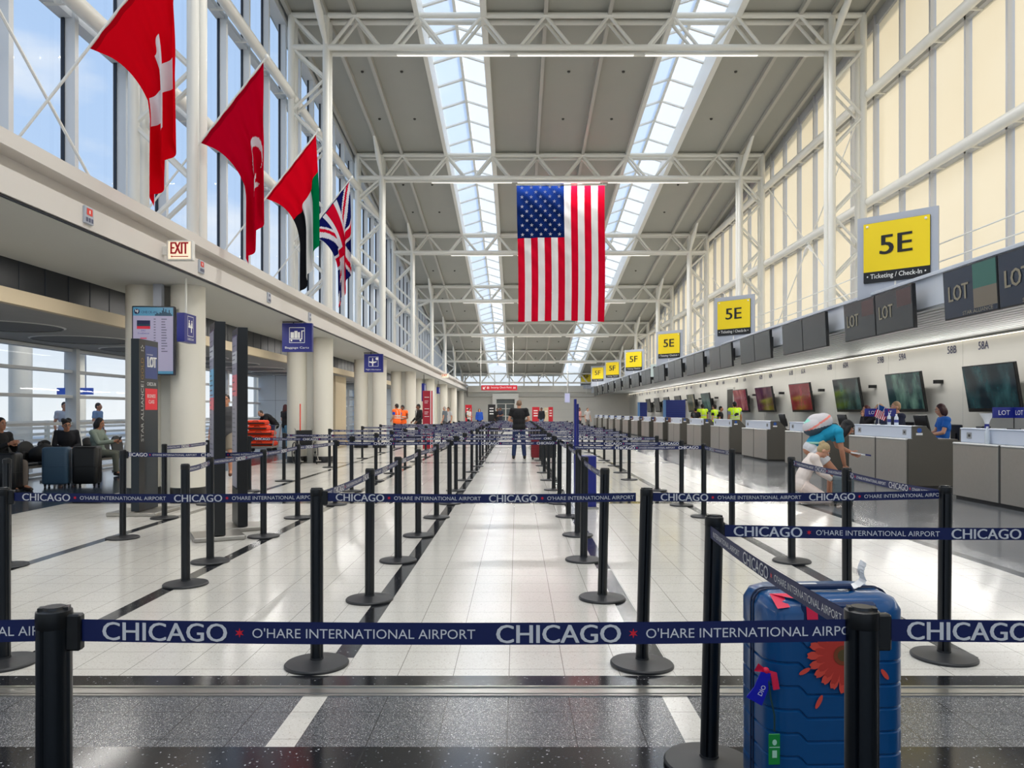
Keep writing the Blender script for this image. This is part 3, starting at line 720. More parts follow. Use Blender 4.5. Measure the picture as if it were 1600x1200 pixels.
def turkey(a, b):
    if b < .04: return 2
    x, y = b * 1.38, a - .56
    if math.hypot(x - .66, y) < .20 and math.hypot(x - .71, y) > .16: return 1
    t = math.atan2(y, x - .92) % (2 * math.pi / 5) - math.pi / 5; r = math.hypot(x - .92, y)
    return 1 if r < .042 / max(.1, math.cos(2 * math.pi / 5 - abs(math.pi / 5 - abs(t)))) and r < .11 else 0
def uae(a, b):
    if b < .34: return 4 if b < .03 else 0
    return 1 if a > .667 else (2 if a > .333 else 3)
def uk(a, b):
    x, y = (b - .5) * 2, (a - .5) * 2
    if b < .02: return 2
    if abs(y) < .2 or abs(x) < .1: return 0
    if abs(y) < .333 or abs(x) < .167: return 1
    dd = (x - y) if x * y > 0 else (x + y)
    if abs(dd) < .15 and ((dd > 0) == (x > 0)): return 0
    if abs(dd) < .24: return 1
    return 2
RD = (206, 12, 36)
pole_flag(9.66, 'red flag with a white cross on a slanted pole, biggest of the row', swiss, flag_mats((212, 8, 26), (222, 218, 222), (168, 8, 22)), 2.35, 3)
pole_flag(13.05, 'red flag with white crescent and star on a slanted pole', turkey, flag_mats((196, 4, 38), (220, 214, 218), (160, 4, 30)), 2.42, 8)
pole_flag(16.45, 'flag with red, green, white and black bands on a slanted pole', uae, flag_mats((222, 8, 32), (0, 116, 70), (222, 222, 222), (28, 28, 32), (170, 6, 24)), 2.36, 5)
pole_flag(19.75, 'blue, white and red crossed union flag on a slanted pole', uk, flag_mats((210, 16, 46), (224, 222, 226), (22, 26, 92)), 2.25, 2)
# the big flag hanging down from the second roof truss
f = thing('hanging_flag', 'huge stars and stripes flag hanging vertically from a roof truss', 'flag', (1.80, 31.2, 10.70))
fx0, fx1, fz1, fz0 = (808 - U0) * 31.2 / FPX, (945.5 - U0) * 31.2 / FPX, HC + (V0 - 289) * 31.2 / FPX, HC + (V0 - 503) * 31.2 / FPX
FW, FH = fx1 - fx0, fz1 - fz0
def fpos(u, v):
    fall = 1 - v
    return Vector((fx0 + u * FW * (1 - .02 * fall) + .04 * fall + .02 * math.sin(v * 5), 31.2 + .03 * math.sin(u * 40 + v * 3) * (.3 + fall) + .05 * math.sin(u * 9 + v * 5) * fall + .018 * math.sin(v * 46 + u * 30) * (1 if u < .6 else .4), fz0 + v * FH + .05 * math.sin(u * 3)))
m = MB(); NX, NZ = 130, 120
m.v = [tuple(fpos(i / NX, j / NZ)) for j in range(NZ + 1) for i in range(NX + 1)]
for j in range(NZ):
    for i in range(NX):
        m.f.append((j * (NX + 1) + i, j * (NX + 1) + i + 1, (j + 1) * (NX + 1) + i + 1, (j + 1) * (NX + 1) + i))
        u, v = (i + .5) / NX, (j + .5) / NZ
        m.m.append(2 if (u < 7 / 13 and v > .605) else (0 if int(u * 13) % 2 == 0 else 1))
fm_ = flag_mats((206, 16, 46), (232, 230, 232), (16, 36, 90))
cl = m.build('cloth', fm_, f, smooth=180, world=True); cl.data.set_sharp_from_angle(angle=3.1)
m = MB(); cw, chh = 7 / 13, .395
for r in range(11):
    nC = 5 if r % 2 == 0 else 4
    for c in range(nC):
        u = cw * ((c + .5) / 5 if nC == 5 else (c + 1) / 5) * .98 + .006; v = 1 - chh * (r + .75) / 11.5
        k = fpos(u, v) + Vector((0, -.06, 0)); pts = []
        for q in range(10):
            rr = .082 if q % 2 == 0 else .033; t = math.pi * q / 5; pts.append(k + Vector((rr * math.sin(t), 0, rr * math.cos(t))))
        m.add(pts + [k], [(i, (i + 1) % 10, 10) for i in range(10)])
m.build('stars', [fm_[1]], f, world=True, smooth=0)
m = MB(); m.cyl((fx0 - .05, 31.2, fz1), (fx1 + .05, 31.2, fz1), .03)
for xx in (fx0 + .1, fx1 - .1): m.cyl((xx, 31.2, fz1), (xx, 31.2, 10.9), .008, n=6)
m.build('header_pole', [M_white], f, world=True)
# ------------------------------------------------------------------ hall signs
names = ['closest and biggest', 'second', 'third', 'fourth', 'fifth', 'sixth', 'seventh']
for i in range(7):
    Y = (15.95, 27.9, 39.8, 51.8, 62.5, 70.0, 77.8)[i]; sx_ = (7.86, 7.86, 7.86, 7.86, 7.75, 7.34, 7.0)[i]; c = Vector((sx_, Y, 4.86 if i else 4.79)); code = '5E' if i < 3 else '5F'
    s = thing('gate_sign', 'yellow %s check-in sign on a grey board, %s of the row' % (code, names[i]), 'sign', (sx_, Y, 3.95), group='yellow check-in signs along the canopy')
    ex = Vector((.72, -.694, 0)); ez = Vector((0, 0, 1)); n = ex.cross(ez)
    m = MB(); m.obox(c + Vector((0, 0, -.14)) - n * .05, ex * .79, n * .03, ez * .92, 0); m.build('board', [M_board], s, world=True, smooth=0)
    m = MB(); m.box(sx_ - .02, sx_ + .02, Y + .02, Y + .06, 3.3, 4.2); m.build('bracket', [M_white], s, world=True, smooth=0)
    m = MB(); o = c + n * .0; m.obox(o, ex * .65, n * .02, ez * .63, 0, .01); o = c + n * .021
    m.rect(o, ex, ez, -.648, .648, -.40, .625, 1, .002); m.rect(o, ex, ez, -.648, .648, -.625, -.40, 0, .002)
    m.text(code, o, ex, ez, 0, -.06, .40, .62, 0, .005, 3, 'c', .035)
    m.text('\u2022 Ticketing / Check-In \u2022', o, ex, ez, 0, -.58, .13, 1.16, 2, .005, 2, 'c', .02)
    for xx in (-.57, .57): m.ell(o + ex * xx + ez * .56, .03, .03, .03, nu=8, nv=5, mi=2)
    m.build('panel', [M_sblk, M_yel, M_swht], s, world=True, smooth=0)
def pict_checkin(m, o, ex, ez, s, mi):
    for a, b, c, d in ((-.36, -.12, .05, .35), (.12, .36, .05, .35), (-.4, .4, -.06, .06), (.08, .24, -.42, -.06), (-.05, .05, .06, .2)):
        m.rect(o, ex, ez, a * s, b * s, c * s, d * s, mi, .003)
    for xx in (-.24, .24): m.poly([(xx * s + .09 * s * math.cos(t * .5236), .46 * s + .09 * s * math.sin(t * .5236)) for t in range(12)], o + ex.cross(ez) * .003, ex, ez, mi)
def ring(m, o, ex, ez, w, h, t, mi, r=.12):
    for a, b, c, d in ((-w, w, h - t, h), (-w, w, -h, -h + t), (-w, -w + t, -h, h), (w - t, w, -h, h)): m.rect(o, ex, ez, a, b, c, d, mi, .003)
EX, EY, EZ = Vector((1, 0, 0)), Vector((0, 1, 0)), Vector((0, 0, 1))
s = thing('hanging_sign', 'small blue check-in sign box hanging from the soffit by white columns', 'sign', (-5.2, 12.1, 3.54))
m = MB(); m.box(-5.31, -5.19, 12.0, 12.44, 2.53, 2.98, 0)
o = Vector((-5.19, 12.22, 2.755)); ring(m, o + EZ * .03, EY, EZ, .11, .16, .008, 1); pict_checkin(m, o + EZ * .02, EY, EZ, .2, 1); m.text('CHECK-IN', o, EY, EZ, 0, -.19, .035, None, 1, .003, 2, 'c')
o = Vector((-5.25, 12.0, 2.755)); m.build('box', [M_sblue, M_swht], s, world=True, smooth=0)
m = MB(); m.cyl((-5.25, 12.2, 2.98), (-5.25, 12.2, 3.55), .014); m.build('hanger', [M_white], s, world=True)
def blue_sign(X, Y, z1, w, h, txt, label, kind):
    s = thing('hanging_sign', label, 'sign', (X, Y, 3.5)); m = MB(); m.box(X - w / 2, X + w / 2, Y, Y + .12, z1 - h, z1, 0)
    o = Vector((X, Y, z1 - h * .42)); ring(m, o, EX, EZ, .26 * w, .26 * w, .012, 1)
    if kind == 'cart':
        for a, b, c, d in ((-.17, .10, -.10, -.08), (-.15, -.07, -.07, .07), (-.06, .01, -.07, .10), (.02, .07, -.07, .07), (.10, .125, -.10, .11), (.12, .17, .09, .11)): m.rect(o, EX, EZ, a * w / .7, b * w / .7, c * w / .7, d * w / .7, 1, .003)
        for xx in (-.13, .08): m.poly([(xx + .022 * math.cos(t * .5236), -.125 + .022 * math.sin(t * .5236)) for t in range(12)], o + Vector((0, -.003, 0)), EX, EZ, 1)
    else:
        m.poly([(-.02, -.15), (.02, -.15), (.02, -.06), (.14, -.02), (.14, .01), (.02, .0), (.015, .12), (-.015, .12), (-.02, 0), (-.14, .01), (-.14, -.02), (-.02, -.06)], o + Vector((-.03, -.003, 0)), EX, EZ, 1)
        m.poly([(.12 + .05 * math.cos(t * .5236), .10 + .05 * math.sin(t * .5236)) for t in range(12)], o + Vector((0, -.003, 0)), EX, EZ, 1)
    m.text(txt, Vector((X, Y, z1 - h)), EX, EZ, 0, h * .09, h * .09, min(w * .8, h * 1.0), 1, .003, 2, 'c')
    m.build('box', [M_sblue, M_swht], s, world=True, smooth=0)
    m = MB(); m.cyl((X - .1, Y + .06, z1), (X - .1, Y + .06, 3.56), .015); m.box(X - .35, X + .12, Y + .03, Y + .09, z1 + .02, z1 + .05); m.build('hanger', [M_black], s, world=True, smooth=0)
blue_sign(-5.15, 18.0, 3.51, .70, .67, 'Baggage Carts', 'blue baggage cart sign hanging at the soffit edge', 'cart')
blue_sign(-5.04, 27.0, 3.47, .66, .64, 'Flight Information', 'blue flight information sign hanging at the soffit edge, farther down', 'plane')
for (u, v0, v1, w, Y, lab) in ((661, 599, 627, 6, 43, 'blue sign hanging edge-on behind the red directory pylon'), (684, 605, 615, 4, 51.5, 'small dark blue sign hanging edge-on past the red pylon')):
    p = px(u, v0, Y); q = px(u, v1, Y); s = thing('hanging_sign', lab, 'sign', (p.x, Y, 3.5)); m = MB()
    m.box(p.x - .08, p.x + .08, Y, Y + .8, q.z, p.z); m.rect((p.x + .08, Y, q.z), EY, EZ, .05, .4, .1, p.z - q.z - .1, 1, .003); m.build('box', [M_sblue, M_board], s, world=True, smooth=0)
    m = MB(); m.cyl((p.x, Y + .4, p.z), (p.x, Y + .4, 3.55), .015); m.build('hanger', [M_black], s, world=True)
def exit_sign(X, Y, z, w, h, label, arrow=True):
    s = thing('exit_sign', label, 'exit sign', (X, Y, z)); m = MB(); m.box(X - w / 2, X + w / 2, Y, Y + .09, z - h / 2, z + h / 2, 0, .01)
    o = Vector((X, Y, z)); m.rect(o, EX, EZ, -w * .43, w * .43, -h * .43, h * .43, 1, .002)
    m.text('EXIT', o, EX, EZ, 0, -h * .18, h * .58, w * .66, 2, .004, 2, 'c', .05)
    if arrow: m.poly([(-w * .34, -h * .31), (-w * .28, -h * .25), (-w * .28, -h * .29), (w * .34, -h * .29), (w * .34, -h * .33), (-w * .28, -h * .33), (-w * .28, -h * .37)], o + Vector((0, -.004, 0)), EX, EZ, 2)
    m.build('box', [M_white, mat('exit_glow', (255, 236, 205), .5, emit=.55), mat('exit_red', (190, 8, 40), .5)], s, world=True, smooth=0)
    m = MB(); m.box(-5.08, X - w / 2 + .01, Y + .02, Y + .07, z - .06, z + .06); m.build('bracket', [M_white], s, world=True, smooth=0)
p = px(280.5, 391, 10.93); exit_sign(p.x + .0, 10.93, p.z, .37, .285, 'white and red EXIT sign with arrow on the bulkhead fascia')
p = px(695, 587, 52); exit_sign(p.x, 52, p.z, .55, .28, 'tiny red EXIT sign at the far end of the bulkhead', False)
for i, (u, v, Y, red, lab) in enumerate(((136, 337, 9.0, 1, 'small fire alarm plate with red lamp on fascia before the EXIT sign'), (313, 417, 12.2, 1, 'small fire alarm plate with red lamp on fascia after the EXIT sign'), (419, 465, 15.6, 0, 'small grey plate on the fascia past the tall red flags'), (483, 495, 18.6, 0, 'small grey plate on the fascia above the baggage cart sign'))):
    Yq = 5.05 * FPX / (U0 - u); z = px(u, v, Yq).z
    s = thing('wall_plate', lab, 'alarm plate', (-5.05, Yq, z)); m = MB(); m.box(-5.05, -5.02, Yq - .09, Yq + .09, z - .10, z + .10, 0, .004)
    o = Vector((-5.02, Yq, z))
    if red: m.rect(o, EY, EZ, -.06, .06, .0, .08, 1, .003); m.rect(o, EY, EZ, -.012, .012, .02, .06, 3, .005)
    else: m.rect(o, EY, EZ, -.04, .04, .02, .07, 2, .003)
    for k in range(3): m.rect(o, EY, EZ, -.075 + .055 * k, -.035 + .055 * k, -.08, -.03, 2, .003)
    m.build('plate', [M_board, mat('alarm_red', (226, 60, 44), .4), mat('plate_ink', (80, 84, 110), .5), M_swht], s, world=True, smooth=0)
# security check sign hung across the far end
Y = 60; p = px(752, 602, Y); q = px(808, 609.8, Y)
s = thing('overhead_sign', 'long red security check point sign at the far end', 'sign', ((p.x + q.x) / 2, Y, p.z)); m = MB(); m.box(p.x, q.x, Y, Y + .15, q.z, p.z, 0)
o = Vector((p.x, Y, q.z)); hh = p.z - q.z; m.text('Security Check Point', o, EX, EZ, .75, hh * .28, hh * .48, 1.62, 1, .005, 2)
m.poly([(.12, .08), (.30, .08), (.30, .13), (.22, .13), (.34, .26), (.30, .30), (.18, .17), (.18, .26), (.12, .26)], o + Vector((0, -.005, 0)), EX, EZ, 1)
for k in range(2): m.rect(o, EX, EZ, .45 + k * .1, .5 + k * .1, .1, .28, 1, .005); m.rect(o, EX, EZ, 2.5 + k * .1, 2.55 + k * .1, .12, .26, 1, .005)
m.build('panel', [M_sred, M_swht], s, world=True, smooth=0)
m = MB()
for xx in (p.x - .04, q.x - .3): m.cyl((xx, Y + .07, p.z), (xx, Y + .07, zc(Y) - .1), .02, n=6)
m.build('hanger', [M_white], s, world=True)
# ------------------------------------------------------------------ totems, pylons and screens on the window side
def vtext(m, t, o, exv, ezv, h, L, mi): m.text(t, o, ezv, -exv, 0, 0, h, L, mi, .0)
s = thing('airline_totem', 'tall dark totem with vertical silver lettering beside the white columns', 'totem', (-5.25, 10.85, 0))
m = MB(); m.box(-5.31, -5.20, 10.58, 11.14, .06, 2.44, 0)
f = Vector((-5.20, 10.58, 0)); m.build('column', [mat('totem_dark', (24, 34, 42), .35)], s, world=True, smooth=0)
m = MB(); m.rect(f, EY, EZ, .0, .17, .06, 2.43, 0, .002); m.rect(f, EY, EZ, .17, .53, 1.90, 2.36, 1, .003); m.rect(f, EY, EZ, .17, .53, 1.76, 1.90, 2, .003); m.rect(f, EY, EZ, .17, .53, 1.46, 1.76, 3, .003)
m.rect(f, EY, EZ, .2, .5, .35, .95, 5, .003)
m.text('LOT', f, EY, EZ, .35, 2.06, .15, .25, 4, .006, 3, 'c', .035); m.text('POLISH AIRLINES', f, EY, EZ, .30, 2.23, .018, .18, 4, .006, 1, 'c')
m.text('CHECK-IN', f, EY, EZ, .35, 1.80, .05, .26, 4, .006, 2, 'c'); m.text('BUSINESS', f, EY, EZ, .35, 1.63, .05, .24, 4, .006, 2, 'c'); m.text('CLASS', f, EY, EZ, .35, 1.55, .05, .17, 4, .006, 2, 'c')
def vt(t, z0, L, h, mi):
    vs, fs, a = text_mesh(t, 2); m.add([f + Vector((.006, .045 + h * (1 - y), z0 + x * L)) for x, y in vs], fs, mi)
vt('STAR ALLIANCE', 1.02, .80, .075, 6); vt('GOLD', 1.88, .30, .075, 7); m.rect(f, EY, EZ, .04, .13, 1.845, 1.852, 6, .006)
for k in range(5):
    t = math.pi * 2 * k / 5 + .3; c = f + Vector((.006, .085 + .035 * math.cos(t), 2.31 + .035 * math.sin(t)))
    m.add([c + Vector((0, .018 * math.cos(t + q), .018 * math.sin(t + q))) for q in (0, 2.1, 4.2)], [(0, 1, 2)], 6)
m.build('face_panel', [mat('totem_black', (14, 15, 17), .3), mat('airline_blue', (44, 62, 122), .4), mat('totem_grey', (44, 46, 48), .4), mat('class_red', (226, 20, 40), .4), M_swht, mat('totem_door', (30, 40, 48), .4), mat('silver_ink', (200, 200, 196), .35, metal=.5), mat('gold_ink', (150, 116, 62), .35, metal=.5)], s, world=True, smooth=0)
m = MB(); m.box(-5.62, -4.94, 10.5, 11.3, 0, .05, 0, .01); m.build('base_plate', [M_steel], s, world=True)
def slim_totem(u, v, top, label, cols):
    Y = 1717 / (v - V0); X = (u - U0) * Y / FPX; ax = Vector((-.46, .888, 0)); th = Vector((.888, .46, 0))
    s = thing('display_totem', label, 'totem', (X, Y, 0), group='slim black display totems'); X -= .05; c = Vector((X, Y, 0)) + ax * .26
    m = MB(); m.obox(c + EZ * (top / 2 + .03), ax * .26, th * .057, EZ * (top / 2 - .03), 0, .004); m.build('column', [M_black], s, world=True)
    fn = -th; o = c - th * .058; ex = -ax; m = MB(); m.rect(o, ex, EZ, -.23, .23, .5, top - .08, 0, .002); nn = len(cols); zz = top - .1
    for k, (hh, ci) in enumerate(cols): m.rect(o, ex, EZ, -.21, .21, zz - hh, zz, ci, .004); zz -= hh
    for k in range(26): m.rect(o, ex, EZ, -.17, RND.uniform(-.1, .16), top - .2 - k * .055, top - .215 - k * .055, 5, .006)
    m.build('screen', [mat('totem_screen', (40, 44, 60), .2, emit=.15), mat('t_blue', (92, 156, 190), .3, emit=.3), mat('t_pink', (190, 90, 104), .3, emit=.3), mat('t_grey', (116, 116, 132), .3, emit=.25), mat('t_pale', (176, 180, 184), .3, emit=.25), mat('t_ink', (60, 66, 90), .3)], s, world=True, smooth=0)
    m = MB(); m.obox(c + EZ * .025, ax * .27, th * .27, EZ * .025, 0, .01); m.build('base_plate', [M_steel], s, world=True)
slim_totem(351, 846, 2.43, 'slim black display totem, the taller looking one, on a steel base plate', [(.16, 3), (.14, 4), (.12, 3), (.32, 1), (.14, 2), (.85, 3)])
slim_totem(386, 831, 2.44, 'slim black display totem behind the other, nearer the baggage cart sign', [(.18, 3), (.14, 4), (.14, 3), (.26, 2), (1.1, 3)])
# flight screen on the first pair of columns
s = thing('flight_screen', 'upright lit check-in flight board mounted on the first white columns', 'screen', (-5.97, 12.68, 2.6)); c = Vector((-5.97, 12.65, 2.60))
ex = Vector((.985, .10, 0)).normalized(); n = ex.cross(EZ)
m = MB(); m.obox(c, ex * .335, n * .04, EZ * .565, 0, .008); m.build('bezel', [mat('screen_bezel', (20, 24, 46), .3)], s, world=True)
o = c + n * .041; m = MB(); m.rect(o, ex, EZ, -.315, .315, -.545, .545, 0, .001); m.rect(o, ex, EZ, -.315, .315, .405, .545, 1, .002); m.rect(o, ex, EZ, -.315, .315, -.545, -.50, 1, .002)
m.text('CHECK-IN', o, ex, EZ, -.19, .445, .04, .25, 2, .004, 1); m.poly([(-.255 + .045 * math.cos(t * .5236), .475 + .045 * math.sin(t * .5236)) for t in range(12)], o + n * .003, ex, EZ, 2)
pict_checkin(m, o + ex * -.255 + EZ * .475 + n * .003, ex, EZ, .065, 4)
for k, hh in enumerate((.03, .04, .05, .035, .06, .05, .09, .13, .07, .11, .06, .05, .10, .05, .03)): m.rect(o, ex, EZ, .03 + .018 * k, .046 + .018 * k, .405, .405 + hh, 5, .003)
m.rect(o, ex, EZ, -.255, -.045, .27, .33, 2, .003); m.rect(o, ex, EZ, -.255, -.045, .235, .27, 5, .003); m.rect(o, ex, EZ, -.255, -.045, .19, .235, 3, .003)
for k in range(13):
    zz = .345 - k * .044; m.rect(o, ex, EZ, .01, .04, zz, zz + .014, 6, .003); m.rect(o, ex, EZ, .13, .13 + RND.uniform(.05, .1), zz, zz + .014, 6, .003)
m.text('Southwest', o, ex, EZ, -.24, .105, .03, .18, 7, .003, 1); m.text('SAS', o, ex, EZ, -.19, .15, .025, .07, 7, .003, 1); m.rect(o, ex, EZ, -.2, -.1, .03, .045, 3, .003)
m.build('picture', [mat('fid_page', (150, 146, 170), .3, emit=.35), mat('fid_head', (72, 128, 158), .3, emit=.35), mat('fid_navy', (24, 32, 78), .3), mat('fid_red', (190, 40, 60), .3, emit=.3), M_swht, mat('fid_teal', (20, 60, 84), .3), mat('fid_ink', (96, 94, 116), .3), mat('fid_blue', (40, 50, 150), .3)], s, world=True, smooth=0)
m = MB(); m.box(-6.02, -5.88, 12.72, 12.82, 2.2, 3.55); m.build('mount', [M_board], s, world=True, smooth=0)
# red directory pylon and far signs
Y = 30.0; p = px(661, 610, Y); w = 1.08
s = thing('directory_pylon', 'tall red directory pylon with white list lettering', 'pylon', (p.x + .2, Y, 0)); x0 = (660.5 - U0) * Y / FPX; x1 = (672.5 - U0) * Y / FPX; x2 = (677 - U0) * Y / FPX; zt = HC + (V0 - 610.5) * Y / FPX
m = MB(); m.box(x0, x1, Y, Y + .3, 0, zt); m.build('body', [mat('pylon_red', (164, 24, 48), .4)], s, world=True, smooth=0)
m = MB(); m.box(x1, x1 + .03, Y, Y + .3, 0, zt, 1); m.box(x1 + .03, x2 - .03, Y, Y + .3, 0, zt, 0); m.box(x2 - .03, x2, Y, Y + .3, 0, zt, 1); m.build('edge_band', [mat('pylon_bright', (206, 24, 44), .4), M_swht], s, world=True, smooth=0)
m = MB(); o = Vector((x0, Y, 0))
for k, zz in enumerate((2.0, 1.85, 1.78, 1.55, 1.42, 1.35, 1.25, .95, .85, .75, .65)): m.rect(o, EX, EZ, .07, .25 - .03 * (k % 3), zz, zz + .02, 0, .003)
m.build('lettering', [M_swht], s, world=True, smooth=0)
def board(u0, u1, v0, v1, Y, label, mt, lines=3, name='directory_board', depth=.25):
    a = px(u0, v0, Y); b = px(u1, v1, Y); s = thing(name, label, 'sign board', ((a.x + b.x) / 2, Y, 0)); m = MB(); m.box(a.x, b.x, Y, Y + depth, 0, a.z)
    m.build('panel', [mt], s, world=True, smooth=0); m = MB(); o = Vector((a.x, Y, 0)); w = b.x - a.x
    for k in range(lines): m.rect(o, EX, EZ, w * .2, w * .75, a.z - .35 - k * .22, a.z - .27 - k * .22, 0, .003)
    m.build('lettering', [M_swht], s, world=True, smooth=0)
board(727, 737, 632.5, 656, 62, 'red sign board by the far columns behind a white shirted person', M_sred)
board(762.5, 774, 632, 655, 62, 'black sign board by the far doors', M_sblk)
board(831.5, 843, 636, 657, 66, 'red sign board on the far wall, the wider one', M_sred)
board(857, 864, 636, 657, 66.5, 'slim red sign board on the far wall', M_sred)
board(850, 857, 637, 657, 66.3, 'beige poster stand between two red boards far away', M_beige, 1)
a = px(882, 614, 68); b = px(891, 629.5, 68)
s = thing('flight_screen', 'small lit flight screen hanging by the far end wall', 'screen', ((a.x + b.x) / 2, 68, a.z)); m = MB(); m.box(a.x, b.x, 68, 68.1, b.z, a.z, 0); m.rect((a.x, 68, b.z), EX, EZ, .05, b.x - a.x - .05, .05, a.z - b.z - .05, 1, .003); m.build('panel', [M_board, mat('far_screen', (170, 172, 204), .3, emit=.4)], s, world=True, smooth=0)
m = MB(); m.cyl(((a.x + b.x) / 2, 68.05, a.z), ((a.x + b.x) / 2, 68.05, zc(68)), .02, n=6); m.build('hanger', [M_white], s, world=True)
# blue sign stand among the posts
s = thing('sign_stand', 'narrow dark blue sign stand among stanchions beside the aisle', 'sign stand', (.88, 11.3, 0)); m = MB(); m.box(.84, .875, 11.3, 11.42, .1, 1.62, 0, .005); m.box(.885, .91, 11.35, 11.9, .8, 1.55, 0); m.build('panel', [M_sblue], s, world=True)
m = MB(); m.box(.95, 1.17, 11.35, 11.6, .02, .78, 0, .01); m.box(.93, 1.2, 11.3, 11.65, .0, .03, 1); m.build('base_cabinet', [M_sblue, M_steel], s, world=True)
# tall dark post and yellow floor cone further back
p = px(529, 690, 36); s = thing('display_totem', 'distant tall dark totem in front of the glass vestibule doors', 'totem', (p.x, 36, 0)); m = MB(); m.box(p.x - .07, p.x + .07, 36, 36.3, 0, 2.33, 0, .01); m.build('column', [mat('dim_totem', (70, 70, 74), .4)], s, world=True)
m = MB(); m.box(p.x - .25, p.x + .25, 35.9, 36.4, 0, .04); m.build('base_plate', [M_steel], s, world=True)
# ------------------------------------------------------------------ check-in counters and their screens
M_nose = mat('counter_nosing', (214, 214, 210), .3, metal=.3)
M_gap = mat('counter_gap', (58, 57, 54), .6)
M_plate = mat('small_plate', (150, 152, 154), .4)
M_tv = mat('screen_black', (10, 13, 16), .14)
M_tvframe = mat('screen_frame', (14, 15, 17), .35)
def counter_parts(root):
    m = MB(); prof = [(.12, .06), (1.0, .06), (1.0, .90), (.62, .90), (.36, 1.17), (.12, 1.17), (.12, .93), (.03, .93), (.03, .06)]
    m.prism(prof, (0, 0, 0), (1, 0, 0), (0, 0, 1), (0, .05, 0)); m.prism(prof, (0, 2.43, 0), (1, 0, 0), (0, 0, 1), (0, .05, 0))
    m.box(.02, .98, .05, 2.43, .06, .90); m.box(.36, .98, .05, 2.43, .90, .925)
    m.build('cabinet', [M_taupe], root, smooth=0)
    m = MB(); m.box(.05, .95, .03, 2.45, 0, .06); m.build('plinth', [M_gap], root, smooth=0)
    for y0, y1 in ((.015, 1.21), (1.27, 2.465)):
        m = MB(); m.box(0, .03, y0, y1, .065, .90, 0, .006); m.build('front_panel', [M_steel], root)
        m = MB(); m.box(-.012, .13, y0, y1, .90, .935, 0, .014); m.build('ledge', [M_nose], root)
    m = MB(); m.box(.01, .025, 1.21, 1.27, .065, .93); m.build('gap_strip', [M_gap], root, smooth=0)
    m = MB(); m.box(.11, .15, .05, 2.43, .935, 1.15, 0, .008); m.box(.10, .40, .04, 2.44, 1.145, 1.17, 0, .01); m.build('transaction_screen', [M_pale], root)
    m = MB()
    for y in (.22, 2.12): m.box(.104, .11, y, y + .13, 1.0, 1.10, 0); m.box(.102, .104, y + .03, y + .09, 1.03, 1.07, 1)
    m.build('socket_plate', [M_plate, M_gap], root, smooth=0)
    m = MB(); m.poly([(.24 + .045 * math.cos(t * .5236), 1.09 + .045 * math.sin(t * .5236)) for t in range(12)], (0, -.002, 0), (1, 0, 0), (0, 0, 1), 0); m.rect((0, 0, 0), (1, 0, 0), (0, 0, 1), .18, .30, 1.0, 1.04, 1, .002)
    m.build('sticker', [mat('sticker_blue', (36, 84, 170), .4), M_swht], root, smooth=0)
NCT = 16; ctr0 = None
for k in range(NCT):
    Y = 10.25 + 3.98 * k; extra = {0: ', with a water bottle on its ledge', 1: ', with a small flag on top', 2: ', behind the two travellers'}.get(k, '')
    lab = 'steel fronted check-in counter, %s from the camera%s' % (ORD[k], extra)
    if k == 0:
        ctr0 = thing('check_in_counter', lab, 'counter', (7.2, Y, 0), 0, 'check-in counters along the canopy'); counter_parts(ctr0)
    else:
        o = copy_tree(ctr0); o.location = (7.2, Y, 0); o['label'] = lab
M_wood = mat('brown_wood', (104, 50, 26), .45, noise=.3, nscale=6)
for k in (7, 8, 9, 10):
    Y = 10.25 + 3.98 * k - 1.35; s = thing('wood_bin', 'brown wooden screen between check-in counters %s' % {7: 'behind the three yellow vests', 8: 'just past the yellow vests', 9: 'below the big blue partition', 10: 'past the big blue partition'}[k], 'box', (7.6, Y, 0), 0, 'brown wooden screens between counters')
    m = MB(); m.box(7.45, 7.9, Y, Y + 1.2, .93, 1.16, 0, .01); m.build('lid', [M_wood], s, world=True); m = MB(); m.box(7.42, 7.95, Y - .02, Y + 1.22, 0, .93); m.build('body', [M_taupe], s, world=True, smooth=0)
# hanging monitor pairs in front of the canopy
def monitor(X, Y0, Y1, z0, z1, label, content, group, tilt=.05):
    s = thing('hanging_monitor', label, 'monitor', (X, (Y0 + Y1) / 2, z1), 0, group)
    dn = Vector((tilt, 0, -1)).normalized(); ez = -dn; ex = Vector((0, -1, 0)); c = Vector((X, (Y0 + Y1) / 2, (z0 + z1) / 2)); n = ex.cross(ez)
    w = (Y1 - Y0) / 2; h = (z1 - z0) / 2
    m = MB(); m.obox(c, ex * w, n * .035, ez * h, 0, .006); m.build('case', [M_tvframe], s, world=True)
    m = MB(); o = c + n * .036; m.rect(o, ex, ez, -w + .02, w - .02, -h + .02, h - .02, 0, .001)
    mats = [mat('idle_screen', (52, 55, 54), .25), mat('idle_text', (142, 134, 112), .35), mat('idle_green', (50, 104, 92), .3), mat('idle_navy', (34, 44, 60), .25), mat('idle_red', (74, 50, 46), .3), mat('idle_tan', (118, 108, 92), .3)]
    if content:
        m.rect(o, ex, ez, -w + .02, w - .02, -h + .02, h - .02, 3 if content == 2 else 0, .002)
        if content == 2: m.rect(o, ex, ez, w * .15, w - .02, 0, h - .02, 2, .003); m.rect(o, ex, ez, w * .15, w - .02, -h * .75, 0, 5, .003); m.text('STAR ALLIANCE', o, ex, ez, -.2, -h * .92, .06, .8, 1, .004, 1)
        else: m.rect(o, ex, ez, w * .2, w - .05, h * .1, h - .05, 4, .003)
        m.text('LOT', o, ex, ez, -w * .78, -.12, .26, w * .76, 1, .004, 2, 'l', .06)
    m.build('screen', mats, s, world=True, smooth=0)
    m = MB(); m.box(X + .03, 7.56, (Y0 + Y1) / 2 - .12, (Y0 + Y1) / 2 + .12, z0 + .25, z1 - .15, 0); m.build('mount', [M_black], s, world=True, smooth=0)
